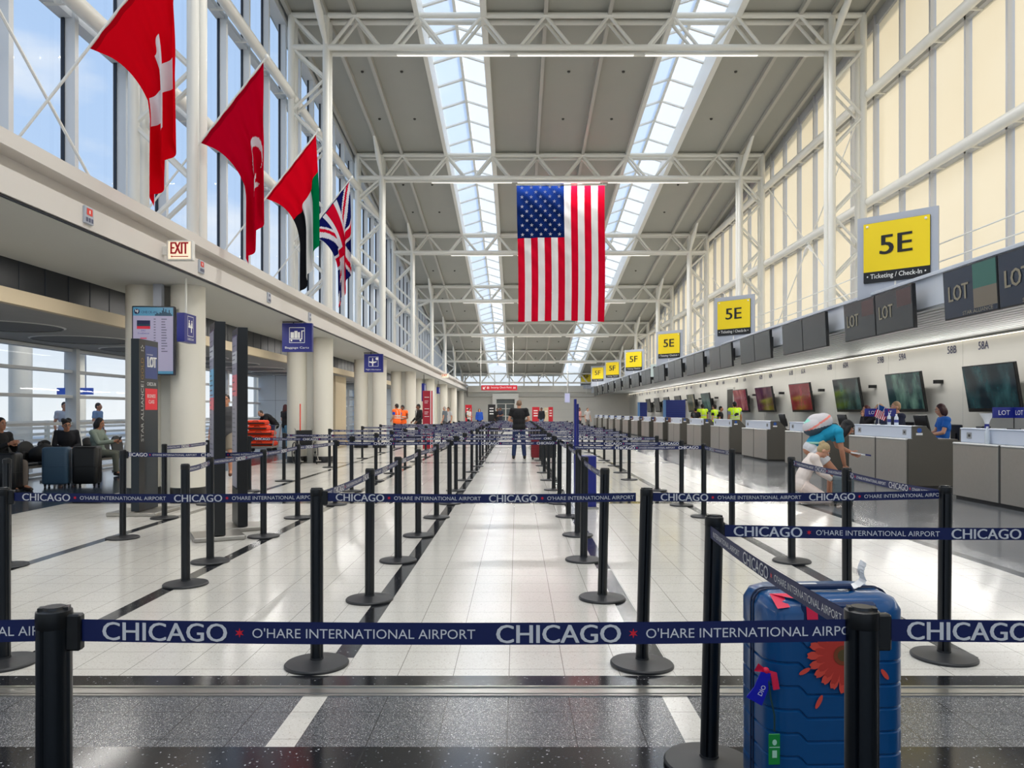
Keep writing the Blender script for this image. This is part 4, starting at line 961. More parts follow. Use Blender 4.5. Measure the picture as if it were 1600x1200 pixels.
for k in range(NCT):
    yc_ = 11.62 + 3.98 * k
    for q in (0, 1):
        y0 = yc_ - 1.48 + q * 1.49
        monitor(7.30, y0, y0 + 1.47, 2.98, 3.80, 'dark hanging monitor over the %s check-in counter, %s of its pair' % (ORD[k], 'nearer' if q == 0 else 'farther'), {0: 2, 1: 1}.get(k, 0), 'hanging monitors along the canopy')
s = thing('hanging_sign', 'small pale hanging sign with a black symbol between the dark monitors', 'sign', (7.3, 41, 3.9)); p = px(1023, 579, 41)
m = MB(); ex = Vector((.72, -.694, 0)); n = ex.cross(EZ); m.obox(p, ex * .24, n * .03, EZ * .33, 0); m.poly([(-.1, .14), (-.03, .0), (.03, .0), (.12, .12), (.06, .22), (-.06, .22)], p + n * .034, ex, EZ, 1); m.poly([(-.06, -.02), (.06, -.02), (0, -.12)], p + n * .034, ex, EZ, 1); m.rect(p + n * .034, ex, EZ, -.05, .05, -.25, -.2, 1)
m.build('panel', [mat('pale_sign', (206, 220, 216), .4), M_sblk], s, world=True, smooth=0); m = MB(); m.box(p.x - .02, 7.6, 41.0, 41.05, 3.7, 3.75); m.build('arm', [M_black], s, world=True, smooth=0)
# numbers on the back wall
m = MB(); o = Vector((11.5, 0, 0)); ex = Vector((0, -1, 0))
for k in range(15):
    for q, c in ((0, 'A'), (1.38, 'B')):
        Y = 18.96 + 3.98 * k + q; m.text('%d%s' % (58 + k, c), Vector((11.5, Y, 2.98)), ex, EZ, 0, 0, .20, .42, 0, .004, 3, 'c', .02)
wr_ = [o for o in S.objects if o.name == 'wall_right'][0]
m.build('number_lettering', [mat('ink_navy', (24, 30, 84), .5)], wr_, smooth=0, kind='structure')
# wall screens leaning into the room
def tvmat(name, base, hi, em):  # lighter noise in colour and glow stands in for reflections on the screens
    def fn(t):
        g = t.nodes.new('ShaderNodeTexCoord'); w = t.nodes.new('ShaderNodeTexNoise'); w.inputs['Scale'].default_value = 1.7; w.inputs['Detail'].default_value = 5
        mp = t.nodes.new('ShaderNodeMapping'); mp.inputs['Scale'].default_value = (1, 1.4, .8)
        t.links.new(g.outputs['Object'], mp.inputs[0]); t.links.new(mp.outputs[0], w.inputs['Vector'])
        r = t.nodes.new('ShaderNodeValToRGB'); r.color_ramp.elements[0].color = (*lin(base), 1); r.color_ramp.elements[1].color = (*lin(hi), 1); r.color_ramp.elements[0].position = .45; r.color_ramp.elements[1].position = .75
        t.links.new(w.outputs[0], r.inputs[0]); b = t.nodes.new('ShaderNodeBsdfPrincipled'); b.inputs['Roughness'].default_value = .12
        t.links.new(r.outputs[0], b.inputs['Base Color']); t.links.new(r.outputs[0], b.inputs['Emission Color']); b.inputs['Emission Strength'].default_value = em; return b.outputs[0]
    return shader_mat(name, fn)
tvm = [tvmat('tv_teal', (12, 26, 34), (40, 74, 78), .5), tvmat('tv_green', (14, 40, 44), (86, 116, 104), .5), tvmat('tv_dark', (12, 30, 34), (60, 88, 84), .5), tvmat('tv_red', (92, 14, 28), (122, 52, 58), .5), tvmat('tv_brown', (60, 22, 32), (110, 80, 78), .45), tvmat('tv_wine', (104, 30, 42), (150, 100, 100), .5), tvmat('tv_mixed', (36, 50, 44), (130, 112, 76), .5), tvmat('tv_idle', (40, 44, 44), (70, 74, 74), .3)]
tvs = [(18.1, 2.0, 0), (22.1, 2.0, 1), (25.95, 2.0, 2), (30.2, 2.2, 3), (34.6, 2.3, 4), (38.3, 2.2, 5), (45.3, 2.0, 1), (49.2, 2.0, 6), (53.2, 2.0, 7), (57.2, 2.0, 7), (61.2, 2.0, 7), (65.2, 2.0, 7)]
desc = ['dark teal wall screen, mostly cut off by the frame', 'green and dark wall screen beside the number 59A', 'dark green wall screen beside the number 60A', 'plain dark red wall screen behind the backpack traveller', 'dark brown red wall screen next past the plain dark red one', 'wine red wall screen beside the dark doorway', 'green wall screen past the dark doorway', 'mixed colour wall screen over the dark haired agent', 'grey idle wall screen, first past the yellow vests', 'grey idle wall screen, second past the yellow vests', 'grey idle wall screen, third past the yellow vests', 'grey idle wall screen, fourth and farthest']
for (Y, w, mi), d in zip(tvs, desc):
    s = thing('wall_screen', d, 'screen', (11.4, Y, 2.0), 0, 'leaning screens on the back wall'); ez = Vector((-.16, 0, 1)).normalized(); ex = Vector((0, -1, 0)); n = ex.cross(ez); c = Vector((11.16, Y, 2.0))
    m = MB(); m.obox(c, ex * w / 2, n * .04, ez * .57, 0, .01); m.build('case', [M_tvframe], s, world=True)
    m = MB(); m.rect(c + n * .041, ex, ez, -w / 2 + .03, w / 2 - .03, -.48, .54); m.build('picture', [tvm[mi]], s, world=True, smooth=0)
    m = MB(); m.box(11.16, 11.5, Y - .25, Y + .25, 1.85, 2.25); m.box(11.3, 11.5, Y - w / 2 - .35, Y - w / 2 - .2, 2.2, 2.3); m.build('wall_mount', [M_black], s, world=True, smooth=0)
d = thing('door_4', None, None, (11.45, 41.2, 0), kind='structure'); m = MB(); m.box(11.42, 11.5, 40.6, 41.9, 0, 2.75, 0); m.box(11.41, 11.42, 40.72, 41.78, 0, 2.65, 1); m.build('frame', [M_soffit, mat('door_shade', (62, 60, 54), .6)], d, world=True, smooth=0, kind='structure')  # flat dark sheet paints the shade of the open recess
# blue partitions behind counters
for (u0, u1, v0, Y, lab) in ((1037, 1071, 625, 43, 'big blue slatted partition behind the counters'), (997, 1011, 628.5, 52, 'smaller blue partition farther behind the counters')):
    a = px(u0, v0, Y); b = px(u1, v0, Y); s = thing('blue_partition', lab, 'partition', ((a.x + b.x) / 2, Y, 0)); m = MB(); m.box(a.x, b.x, Y, Y + .08, .05, a.z)
    k = .2
    while k < a.z: m.box(a.x + .15, b.x, Y - .006, Y, k, k + .012, 1); k += .12
    m.build('panel', [mat('partition_blue', (18, 44, 128), .45), mat('partition_dark', (10, 24, 84), .5)], s, world=True, smooth=0)
    m = MB(); m.box(a.x - .02, a.x + .12, Y - .03, Y + .11, 0, a.z)
    m.build('edge_strip', [mat('partition_edge', (96, 140, 190), .45)], s, world=True, smooth=0); m = MB(); m.box(a.x, b.x, Y - .2, Y + .28, 0, .05); m.build('foot', [M_steel], s, world=True, smooth=0)
# things on the counters
def desk_monitor(X, Y, label, rz=0.0, z=.86):
    s = thing('desk_monitor', label, 'monitor', (X, Y, z), rz, 'black monitors on the check-in counters'); m = MB(); m.obox((0, 0, .33), (.02, 0, .004), (0, .24, 0), (-.045, 0, .18), 0, .008); m.build('case', [M_tvframe], s)
    m = MB(); m.obox((.055, 0, .28), (.03, 0, 0), (0, .13, 0), (-.02, 0, .10), 0, .01); m.build('back_cover', [M_black], s); m = MB(); m.cyl((.05, 0, .02), (.05, 0, .3), .025); m.box(-.05, .14, -.12, .12, 0, .02); m.build('stand', [M_black], s)
for X, Y, lab in ((7.95, 15.1, 'black desk monitor in front of the agent in bright blue'), (7.95, 18.75, 'black desk monitor behind the head of the bending traveller'), (7.95, 23.0, 'black desk monitor on the counter left of the backpack'), (7.95, 34.4, 'small black desk monitor below the wine red wall screen'), (7.95, 11.0, 'black desk monitor on the nearest counter, edge of the frame')):
    desk_monitor(X, Y, lab)
def lot_sign(X, Y, label):
    s = thing('airline_stand', label, 'desk sign', (X, Y, 1.17)); m = MB(); m.box(X - .06, X + .06, Y - .08, Y + .08, 1.17, 1.185, 0); m.cyl((X, Y, 1.18), (X, Y, 1.36), .008, n=8, mi=0); m.build('stand', [M_black], s, world=True)
    m = MB(); m.box(X - .012, X + .012, Y - .32, Y + .32, 1.34, 1.5, 0); m.box(X - .32, X + .32, Y - .012, Y + .012, 1.34, 1.5, 0)
    for k in (-.24, .06): m.text('LOT', Vector((X + k, Y - .013, 1.385)), EX, EZ, 0, 0, .07, .17, 1, .002, 2); m.text('LOT', Vector((X - .013, Y - k, 1.385)), Vector((0, -1, 0)), EZ, 0, 0, .07, .17, 1, .002, 2)
    m.build('panel', [mat('lot_blue', (22, 36, 128), .4), M_swht], s, world=True, smooth=0)
lot_sign(7.46, 15.8, 'blue desk sign behind the small flag on the counter'); lot_sign(7.46, 11.55, 'blue desk sign on the nearest counter at the frame edge')
s = thing('desk_flag', 'small stars and stripes flag standing on the counter', 'flag', (7.34, 15.62, 1.17)); m = MB(); m.cyl((7.34, 15.62, 1.17), (7.34, 15.62, 1.62), .005, n=6); m.lathe([(.035, 0), (.03, .015)], (7.34, 15.62, 1.17), 12); m.build('stick', [M_swht], s, world=True)
m = MB(); o = Vector((7.345, 15.62, 1.585)); dx = Vector((.20, -.03, -.10)); dz = Vector((-.10, .0, -.24))
for r in range(13):
    for c in range(10):
        a, b = r / 13, c / 10; f_ = lambda A, B: o + dx * A + dz * B + Vector((0, .012 * math.sin(A * 9 + B * 4), 0))
        m.add([f_(a, b), f_(a + 1 / 13, b), f_(a + 1 / 13, b + .1), f_(a, b + .1)], [(0, 1, 2, 3)], 2 if (r < 7 and b < .39) else (0 if r % 2 == 0 else 1))
m.build('cloth', flag_mats((206, 20, 50), (230, 228, 230), (34, 70, 130)), s, world=True, smooth=60)
M_clear = mat('clear_plastic', (214, 222, 228), .15, spec=.6); M_lbl = mat('bottle_label', (60, 70, 140), .4)
def bottle(X, Y, z, label, h=.24, r=.033, lbl=M_lbl):
    s = thing('bottle', label, 'bottle', (X, Y, z)); m = MB(); m.lathe([(r * .9, 0), (r, .01), (r, h * .62), (r * .85, h * .72), (r * .4, h * .88), (r * .38, h * .92)], n=16); m.build('body', [M_clear], s)
    m = MB(); m.lathe([(r * .44, h * .91), (r * .44, h)], n=12); m.build('cap', [M_swht], s); m = MB(); m.lathe([(r + .001, h * .25), (r + .001, h * .5)], n=16); m.build('paper_label', [lbl], s)
bottle(7.26, 11.88, .936, 'clear water bottle on the ledge of the nearest counter', .27, .036, M_clear); bottle(7.36, 15.22, 1.17, 'white pump bottle beside the small flag'); bottle(7.42, 15.05, 1.17, 'second white bottle beside the small flag', .22, .04)
s = thing('paper_cone', 'white cone shaped cup holder on the nearest counter', 'holder', (7.42, 12.15, 1.17)); m = MB(); m.lathe([(.03, 0), (.03, .08), (.05, .14), (.11, .24), (.105, .24), (.045, .145), (.02, .09)], n=18); m.build('cup', [M_swht], s); m = MB(); m.lathe([(.034, .0), (.034, .07)], n=12); m.build('band', [M_sblue], s)
s = thing('card_reader', 'flat black device lying on the nearest counter', 'device', (7.62, 12.35, 1.0)); m = MB(); m.box(7.42, 7.58, 12.3, 12.45, 1.17, 1.20, 0, .008); m.build('body', [M_black], s, world=True)
# ------------------------------------------------------------------ luggage
def rr_ring(hx, hy, r, n=6):
    pts = []
    for cx_, cy_, a0 in ((hx - r, hy - r, 0), (-hx + r, hy - r, 1), (-hx + r, -hy + r, 2), (hx - r, -hy + r, 3)):
        for k in range(n + 1):
            t = (a0 + k / n) * math.pi / 2; pts.append((cx_ + r * math.cos(t), cy_ + r * math.sin(t)))
    return pts
def shell(hx, hy, z0, z1, r, grooves=(), gd=.004, gw=.006, step=0.0, er=.05):
    lev = [(z0, er), (z0 + er * .3, er * .35), (z0 + er, 0)]
    for g in grooves: lev += [(g - gw, 0), (g - gw * .3, gd), (g + gw * .3, gd), (g + gw, 0)]
    lev += [(z1 - er, 0), (z1 - er * .3, er * .35), (z1, er)]
    m = MB(); base = None; vs = []; fs = []; n = None
    xs = [i / 10 * 2 - 1 for i in range(11)]
    for z, ins in lev:
        hx_, hy_ = hx - ins, hy - ins; ring_ = rr_ring(hx_, hy_, max(.01, r - ins * .5))
        # extra points along the front so a groove can step down in the middle
        front = [(-hx_ + r + (2 * (hx_ - r)) * k / 24, -hy_) for k in range(1, 24)]
        pts = ring_[:21] + front + ring_[21:]
        n = len(pts)
        for x, y in pts:
            dz = 0
            if y < -hy_ + .002 and step and z0 + er < z < z1 - er:
                t = min(1, max(0, (hx * .56 - abs(x)) / (hx * .10))); dz = -step * t
            vs.append((x, y, z + dz))
    for i in range(len(lev) - 1):
        for k in range(n): fs.append((i * n + k, i * n + (k + 1) % n, (i + 1) * n + (k + 1) % n, (i + 1) * n + k))
    fs.append(tuple(range(n))[::-1]); fs.append(tuple((len(lev) - 1) * n + k for k in range(n)))
    m.add(vs, fs); return m
M_case = mat('suitcase_blue', (0, 76, 132), .28, noise=.10, nscale=20, coat=.3)
s = thing('suitcase', 'large glossy blue hard suitcase with an orange flower in the front', 'suitcase', (1.095, 2.79, 0), .05)
sh = shell(.246, .16, .05, .79, .075, [.17, .25, .33, .41, .49, .57, .65], .006, .006, .03, .05); sh.build('shell', [M_case], s, smooth=40)
m = MB()
for z in (.0,):
    pts = rr_ring(.264, .162, .076)
    for off in (-.012, .012): m.tube([(-.247, off, .11), (-.247, off, .4)] + [(-.2 - .047 * math.cos(t * .3142), off, .74 + .051 * math.sin(t * .3142)) for t in range(6)] + [(.2 + .047 * math.sin(t * .3142), off, .74 + .051 * math.cos(t * .3142)) for t in range(6)] + [(.247, off, .4), (.247, off, .11)], .0035, 6)
m.build('zip', [mat('zip_dark', (10, 30, 64), .5)], s)
m = MB(); m.tube([(-.10, -.05, .785), (-.09, -.05, .806), (.09, -.05, .806), (.10, -.05, .785)], .010, 8); m.build('handle', [mat('handle_blue', (10, 40, 80), .4)], s)
m = MB(); m.box(-.13, .13, -.165, -.10, .70, .775, 0, .01); m.build('handle_recess', [mat('case_recess', (8, 44, 88), .4)], s)
for x in (-.20, .20):
    for y in (-.11, .11):
        w = MB(); w.cyl((x - .013, y, .027), (x + .013, y, .027), .027, n=16); w.box(x - .02, x + .02, y - .015, y + .015, .027, .06); w.build('wheel', [M_black], s)
m = MB(); o = Vector((.008, -.1665, .598)); ex = Vector((1, 0, 0)); R2 = random.Random(4)
for lay, (nP, r0, r1, w) in enumerate(((20, .03, .126, .028), (18, .03, .10, .023))):
    for k in range(nP):
        t = 2 * math.pi * (k + .5 * lay) / nP; d = (math.cos(t), math.sin(t)); e_ = (-d[1], d[0]); rl = r1 * R2.uniform(.93, 1.05); pts = []
        for q, ww in ((r0, .5), ((r0 + rl) * .5, .9), (rl * .88, .9), (rl, .45), (rl * .97, .1), (rl, -.45), (rl * .88, -.9), ((r0 + rl) * .5, -.9), (r0, -.5)): pts.append((d[0] * q + e_[0] * ww * w * .55, d[1] * q + e_[1] * ww * w * .55))
        m.poly(pts, o + Vector((0, -.0006 * (lay + 1) - .00004 * k, 0)), ex, EZ, lay)
m.poly([(.034 * math.cos(t * .314), .034 * math.sin(t * .314)) for t in range(20)], o + Vector((0, -.003, 0)), ex, EZ, 2); m.poly([(.020 * math.cos(t * .314), .020 * math.sin(t * .314)) for t in range(20)], o + Vector((0, -.0035, 0)), ex, EZ, 3)
for (x, z, a, L) in ((-.125, .545, .5, .022), (-.075, .44, 1.1, .026), (.155, .53, 2.2, .022), (.06, .36, .2, .018)):
    pe = MB(); pe.poly([(x + L * math.cos(t * .5236) * math.cos(a) - .008 * math.sin(t * .5236) * math.sin(a), z + L * math.cos(t * .5236) * math.sin(a) + .008 * math.sin(t * .5236) * math.cos(a)) for t in range(12)], Vector((0, -.1665, 0)), ex, EZ, 0); pe.build('petal', [mat('petal', (226, 78, 62), .5)], s, smooth=0)
m.build('flower_print', [mat('petal', (226, 78, 62), .5), mat('petal_deep', (196, 58, 46), .5), mat('flower_ring', (136, 66, 36), .5), mat('flower_eye', (92, 78, 44), .5)], s, smooth=0)
M_rib = mat('ribbon_red', (232, 30, 74), .5); M_rib2 = mat('ribbon_blue', (16, 24, 176), .35)
m = MB(); m.quad((-.222, -.10, .795), (-.178, -.10, .796), (-.172, -.158, .762), (-.215, -.158, .757)); m.quad((-.125, -.13, .797), (-.085, -.13, .797), (-.082, -.166, .775), (-.120, -.166, .775)); m.quad((-.120, -.166, .775), (-.082, -.166, .775), (-.080, -.174, .70), (-.118, -.174, .70))
m.quad((-.222, -.10, .795), (-.178, -.10, .796), (-.125, -.13, .798), (-.125, -.16, .785)); m.build('red_strap', [M_rib], s, smooth=0)
m = MB()
for a in ([(-.255, -.15, .55), (-.285, -.17, .575), (-.30, -.17, .55), (-.262, -.155, .54)], [(-.255, -.15, .548), (-.225, -.175, .545), (-.215, -.175, .49), (-.235, -.172, .485), (-.24, -.165, .53)]): m.add(a, [tuple(range(len(a)))]); m.add([(x, y + .004, z) for x, y, z in a], [tuple(range(len(a)))[::-1]])
m.ell((-.256, -.158, .547), .012, .01, .012, nu=8, nv=6); m.build('red_bow', [M_rib], s, smooth=0)
m = MB(); o = Vector((-.268, -.165, .545)); m.prism([(-.008, .0), (.026, -.006), (.02, -.055), (-.005, -.115), (-.058, -.085), (-.03, -.05)], o, (1, .0, 0), (0, 0, 1), (0, .004, 0), 0)
tx = MB(); e1 = Vector((.45, 0, .89)).normalized(); e2 = Vector((-.89, 0, .45)).normalized(); m.text('DIO', o + Vector((-.006, -.0005, -.082)), e1, e2, 0, 0, .016, .036, 1, .001, 2); m.build('ribbon_tail', [M_rib2, M_swht], s, smooth=0)
m = MB(); m.tube([(-.25, -.16, .53), (-.245, -.172, .46), (-.232, -.172, .40), (-.232, -.172, .345)], .003, 6, 0); m.build('tag_string', [mat('string_dark', (20, 60, 60), .6)], s)
m = MB(); m.box(-.255, -.215, -.180, -.176, .235, .34, 0, .002); o = Vector((-.235, -.1805, .29)); m.rect(o, EX, EZ, -.008, .008, -.03, -.005, 1, .001); m.poly([(.008 * math.cos(t * .5236), .022 + .01 * math.sin(t * .5236)) for t in range(12)], o + Vector((0, -.001, 0)), EX, EZ, 1); m.rect(o, EX, EZ, -.018, .018, .004, .007, 1, .001); m.build('green_tag', [mat('tag_green', (20, 140, 60), .4), mat('tag_mint', (180, 226, 200), .4)], s, smooth=0)
s['label'] = 'large glossy blue hard suitcase printed with an orange flower'
m = MB(); pr = []; 
for k in range(13):
    t = k / 12; pr.append((.05 + .10 * min(1, t * 2.2) - (.0 if t < .5 else .01 * math.sin((t - .5) * 6.28)), .0, .788 + (0 if t < .3 else (t - .3) * .155) + .01 * math.sin(t * 5)))
for k in range(12):
    a, b = pr[k], pr[k + 1]; m.quad((a[0], -.055, a[2]), (b[0], -.05, b[2]), (b[0] + .004, -.0, b[2] + .004), (a[0], -.0, a[2]), 0)
for k in range(9): m.quad((.122 + .0, -.054 + k * .006, .845), (.1225, -.051 + k * .006, .845), (.1225, -.051 + k * .006, .865), (.122, -.054 + k * .006, .865), 1)
m.build('paper_tag', [M_swht, M_sblk], s, smooth=0)
m = MB(); m.quad((-.08, .05, .7915), (.02, .05, .7915), (.02, .075, .7915), (-.08, .075, .7915), 0); m.build('paper_sticker', [M_swht], s, smooth=0)
def case(X, Y, hx, hy, h, rz, mt, label, pull=True, grooves=True):
    s = thing('suitcase', label, 'suitcase', (X, Y, 0), rz); gs = [h * .2 + k * (h * .62 / 5) for k in range(6)] if grooves else [h * .5]
    shell(hx, hy, .05, h, .06, gs, .004, .005, 0, .04).build('shell', [mt], s, smooth=40)
    m = MB()
    if pull: m.tube([(-.09, hy * .55, h - .02), (-.09, hy * .55, h + .22), (.09, hy * .55, h + .22), (.09, hy * .55, h - .02)], .008, 6)
    m.tube([(-.07, 0, h - .01), (-.06, 0, h + .02), (.06, 0, h + .02), (.07, 0, h - .01)], .009, 6); m.build('handle', [M_black], s)
    for x in (-hx * .75, hx * .75):
        for y in (-hy * .7, hy * .7):
            w = MB(); w.cyl((x - .012, y, .026), (x + .012, y, .026), .026, n=12); w.box(x - .018, x + .018, y - .014, y + .014, .026, .06); w.build('wheel', [M_black], s)
    m = MB(); m.tube([(-hx - .001, 0, .1), (-hx - .001, 0, h - .05), (-hx * .8, 0, h + .002), (hx * .8, 0, h + .002), (hx + .001, 0, h - .05), (hx + .001, 0, .1)], .004, 6); m.build('zip', [M_gap], s)
    return s
M_cblue = mat('case_steel_blue', (62, 92, 118), .45); M_cblk = mat('case_black', (14, 16, 18), .4)
case(-8.82, 14.75, .23, .15, .76, .22, M_cblue, 'steel blue hard suitcase standing in front of the seated man', False, False)
case(-8.30, 14.85, .23, .15, .77, .12, M_cblk, 'black hard suitcase right beside the steel blue one', False, False)
case(-9.15, 13.75, .24, .16, .70, .1, M_cblk, 'black suitcase by the seated person cut off by the frame edge', False, False)
case(-9.75, 15.0, .18, .12, .66, .2, mat('case_black_small', (20, 22, 24), .5), 'small black trolley case behind the black backpack with handle up', True)
case(-7.85, 16.9, .2, .14, .62, .4, mat('case_dark_navy', (18, 24, 34), .5), 'dark trolley case by the dark duffel bag, handle up', True)
case(.62, 23.3, .20, .14, .66, .1, mat('case_red', (120, 14, 28), .4), 'dark red suitcase behind the man standing in the aisle', False)
case(.98, 23.2, .20, .14, .72, .0, M_cblk, 'tall black suitcase beside the dark red one in the aisle', False)
case(4.98, 11.75, .15, .11, .47, -.35, mat('case_grey', (96, 108, 112), .45), 'small grey hard suitcase touched by the kneeling woman', False)
def blob(name, label, cat, X, Y, parts_, mt, pname='body', extra=None):
    s = thing(name, label, cat, (X, Y, 0)); m = MB()
    for c, r in parts_: m.ell(c, *r, nu=20, nv=12)
    me = remesh(m, .02); bpy.data.objects.remove(link(pname, me)) if 0 else None
    o = link(pname, me, s); me.materials.append(mt); return s
def remesh(mb, vox, sm=2):
    me = bpy.data.meshes.new('r'); me.from_pydata(mb.v, [], mb.f); o = bpy.data.objects.new('r', me); COL.objects.link(o)
    a = o.modifiers.new('r', 'REMESH'); a.mode = 'VOXEL'; a.voxel_size = vox; a.use_smooth_shade = True
    b = o.modifiers.new('s', 'SMOOTH'); b.iterations = sm; b.factor = .5
    dg = bpy.context.evaluated_depsgraph_get(); out = bpy.data.meshes.new_from_object(o.evaluated_get(dg)); bpy.data.objects.remove(o); bpy.data.meshes.remove(me)
    out.polygons.foreach_set('use_smooth', [True] * len(out.polygons)); return out
M_bagk = mat('bag_black', (18, 19, 22), .7, noise=.3, nscale=12)
s = blob('backpack', 'black backpack lying on the bench seat', 'backpack', -9.38, 15.15, [((0, 0, .60), (.20, .26, .17)), ((.05, .05, .66), (.15, .2, .15)), ((.16, 0, .55), (.08, .18, .10))], M_bagk)
m = MB(); m.tube([(0, -.1, .79), (0, -.06, .84), (0, .06, .84), (0, .1, .79)], .012, 6); m.build('strap', [M_bagk], s)
s = blob('duffel_bag', 'big dark duffel bag slumped by the white plastic bag', 'bag', -7.72, 15.9, [((0, 0, .22), (.34, .26, .22)), ((.12, .0, .42), (.20, .2, .20)), ((-.15, 0, .15), (.25, .22, .15))], M_bagk)
m = MB(); m.tube([(-.2, 0, .35), (-.05, -.1, .52), (.1, -.12, .56), (.2, -.05, .55)], .015, 6); m.build('strap', [M_bagk], s)
s = blob('plastic_bag', 'white plastic shopping bag with yellow print', 'bag', -8.28, 16.3, [((0, 0, .33), (.15, .13, .33)), ((.02, 0, .66), (.07, .06, .14))], mat('bag_white', (216, 214, 208), .5)); m = MB(); m.ell((.11, -.08, .52), .06, .06, .09, nu=10, nv=6); m.build('print', [mat('bag_yellow', (226, 186, 40), .5)], s)
# bench seats along the curb windows
M_seat = mat('seat_black', (26, 30, 34), .5)
def bench(Y0, n, label):
    s = thing('bench_seating', label, 'bench', (-9.45, Y0 + n * .31, 0)); m = MB(); m.box(-9.5, -9.42, Y0 + .05, Y0 + n * .62 - .05, .33, .39); m.build('beam', [M_steel], s, world=True, smooth=0)
    for k in range(n):
        y = Y0 + .31 + .62 * k; m = MB(); m.obox((-9.40, y, .43), (.24, 0, .01), (0, .26, 0), (0, 0, .03), 0, .02); m.build('seat', [M_seat], s, world=True)
        pts = [(.26 * math.cos(t) * (1 if abs(math.cos(t)) > .0 else 1), .23 + .24 * math.sin(t)) for t in [math.pi * q / 12 for q in range(13)]]; pts = [(-.25, -.02), (.25, -.02)][::-1] + []
        prof = [(-.23, 0), (.23, 0)] + [(.25 * math.cos(math.pi * q / 14), .22 + .20 * math.sin(math.pi * q / 14)) for q in range(15)]
        m = MB(); m.prism(prof, (-9.62, y, .44), (0, 1, 0), Vector((-.16, 0, 1)).normalized(), (.035, 0, .006)); m.build('backrest', [M_seat], s, world=True)
    for y in (Y0 + .3, Y0 + n * .62 - .3):
        m = MB(); m.tube([(-9.75, y, .02), (-9.46, y, .06), (-9.46, y, .36)], .025, 8); m.tube([(-9.46, y, .06), (-9.12, y, .02)], .025, 8); m.build('leg', [M_steel], s, world=True)
bench(13.55, 4, 'black bench seats holding the seated man and a backpack'); bench(16.35, 4, 'black bench seats under the woman in pale green')
# orange bags on a cart, wheelchair, yellow floor sign
M_or = mat('bag_orange', (236, 66, 20), .5); Y = 27.4
p = px(408, 690, Y); s = thing('luggage_cart', 'steel luggage cart under the pile of orange bags', 'cart', (p.x, Y, 0)); m = MB(); m.box(p.x - .5, p.x + .5, Y - .4, Y + .4, .16, .22, 0, .01)
m.tube([(p.x + .5, Y - .3, .2), (p.x + .62, Y - .3, .95), (p.x + .62, Y + .3, .95), (p.x + .5, Y + .3, .2)], .02, 8); m.build('frame', [M_steel], s, world=True)
for a in (-.4, .4):
    for b in (-.3, .3):
        m = MB(); m.cyl((p.x + a, Y + b - .02, .08), (p.x + a, Y + b + .02, .08), .08, n=14); m.box(p.x + a - .02, p.x + a + .02, Y + b - .03, Y + b + .03, .08, .17); m.build('wheel', [M_black], s, world=True)
for k, (w, d) in enumerate(((.50, .02), (.48, -.02), (.47, .0), (.34, -.06), (.32, -.1))):
    z = .22 + k * .185; bs = thing('duffel_bag', 'orange duffel bag with black band, %s in the cart pile' % ('lowest', 'second lowest', 'middle', 'second from top', 'topmost')[k], 'bag', (p.x + d, Y, z), 0, 'orange duffel bags piled on the cart')
    m = MB(); m.obox((0, 0, .0925), (w, 0, 0), (0, .28, 0), (0, 0, .0915), 0, .05); m.build('body', [M_or], bs); m = MB(); m.obox((0, -.004, .075), (w * .97, 0, 0), (0, .28, 0), (0, 0, .022), 0); m.build('band', [M_black], bs, smooth=0); m = MB(); m.tube([(-.1, -.286, .12), (-.08, -.30, .16), (.08, -.30, .16), (.1, -.286, .12)], .01, 6); m.build('strap', [M_black], bs)
p = px(478, 724, 21.4); s = thing('wheelchair', 'wheelchair with a tall orange pole in front of the white columns', 'wheelchair', (p.x, 21.4, 0), .5)
m = MB(); m.box(-.22, .22, -.2, .22, .46, .50); m.build('seat', [M_black], s); m = MB(); m.box(-.22, .22, .2, .24, .50, .92); m.build('backrest', [M_black], s)
m = MB()
for x in (-.24, .24): m.tube([(x, .22, .12), (x, .22, .96), (x, .34, .96)], .013, 6); m.tube([(x, .22, .66), (x, -.2, .66), (x, -.22, .3), (x, -.42, .1)], .013, 6); m.box(x - .06, x + .06, -.5, -.36, .08, .1)
m.build('frame', [M_steel], s)
for x in (-.29, .29):
    m = MB(); ring_ = [(x, .12 + .29 * math.cos(2 * math.pi * k / 24), .30 + .29 * math.sin(2 * math.pi * k / 24)) for k in range(25)]; m.tube(ring_, .014, 8)
    for k in range(0, 24, 2): m.cyl((x, .12, .30), ring_[k], .003, n=4)
    m.ell((x, .12, .3), .03, .03, .03, nu=8, nv=6); m.build('wheel', [M_black], s)
for x in (-.22, .22): m = MB(); m.cyl((x - .012, -.3, .07), (x + .012, -.3, .07), .07, n=14); m.build('caster', [M_black], s)
m = MB(); m.cyl((-.10, .25, .4), (-.10, .25, 1.66), .016, n=8); m.build('pole', [mat('pole_orange', (240, 70, 40), .4)], s)
p = px(536, 684, 37); s = thing('floor_cone', 'yellow wet floor cone by the glass vestibule doors', 'cone', (p.x, 37, 0)); m = MB(); m.lathe([(.25, 0), (.25, .02), (.17, .03), (.14, .5), (.11, .9), (.06, 1.2), (.02, 1.24)], n=16); m.build('body', [mat('cone_yellow', (226, 176, 22), .5)], s); m = MB(); m.lathe([(.142, .48), (.135, .56)], n=16); m.build('band', [M_black], s)
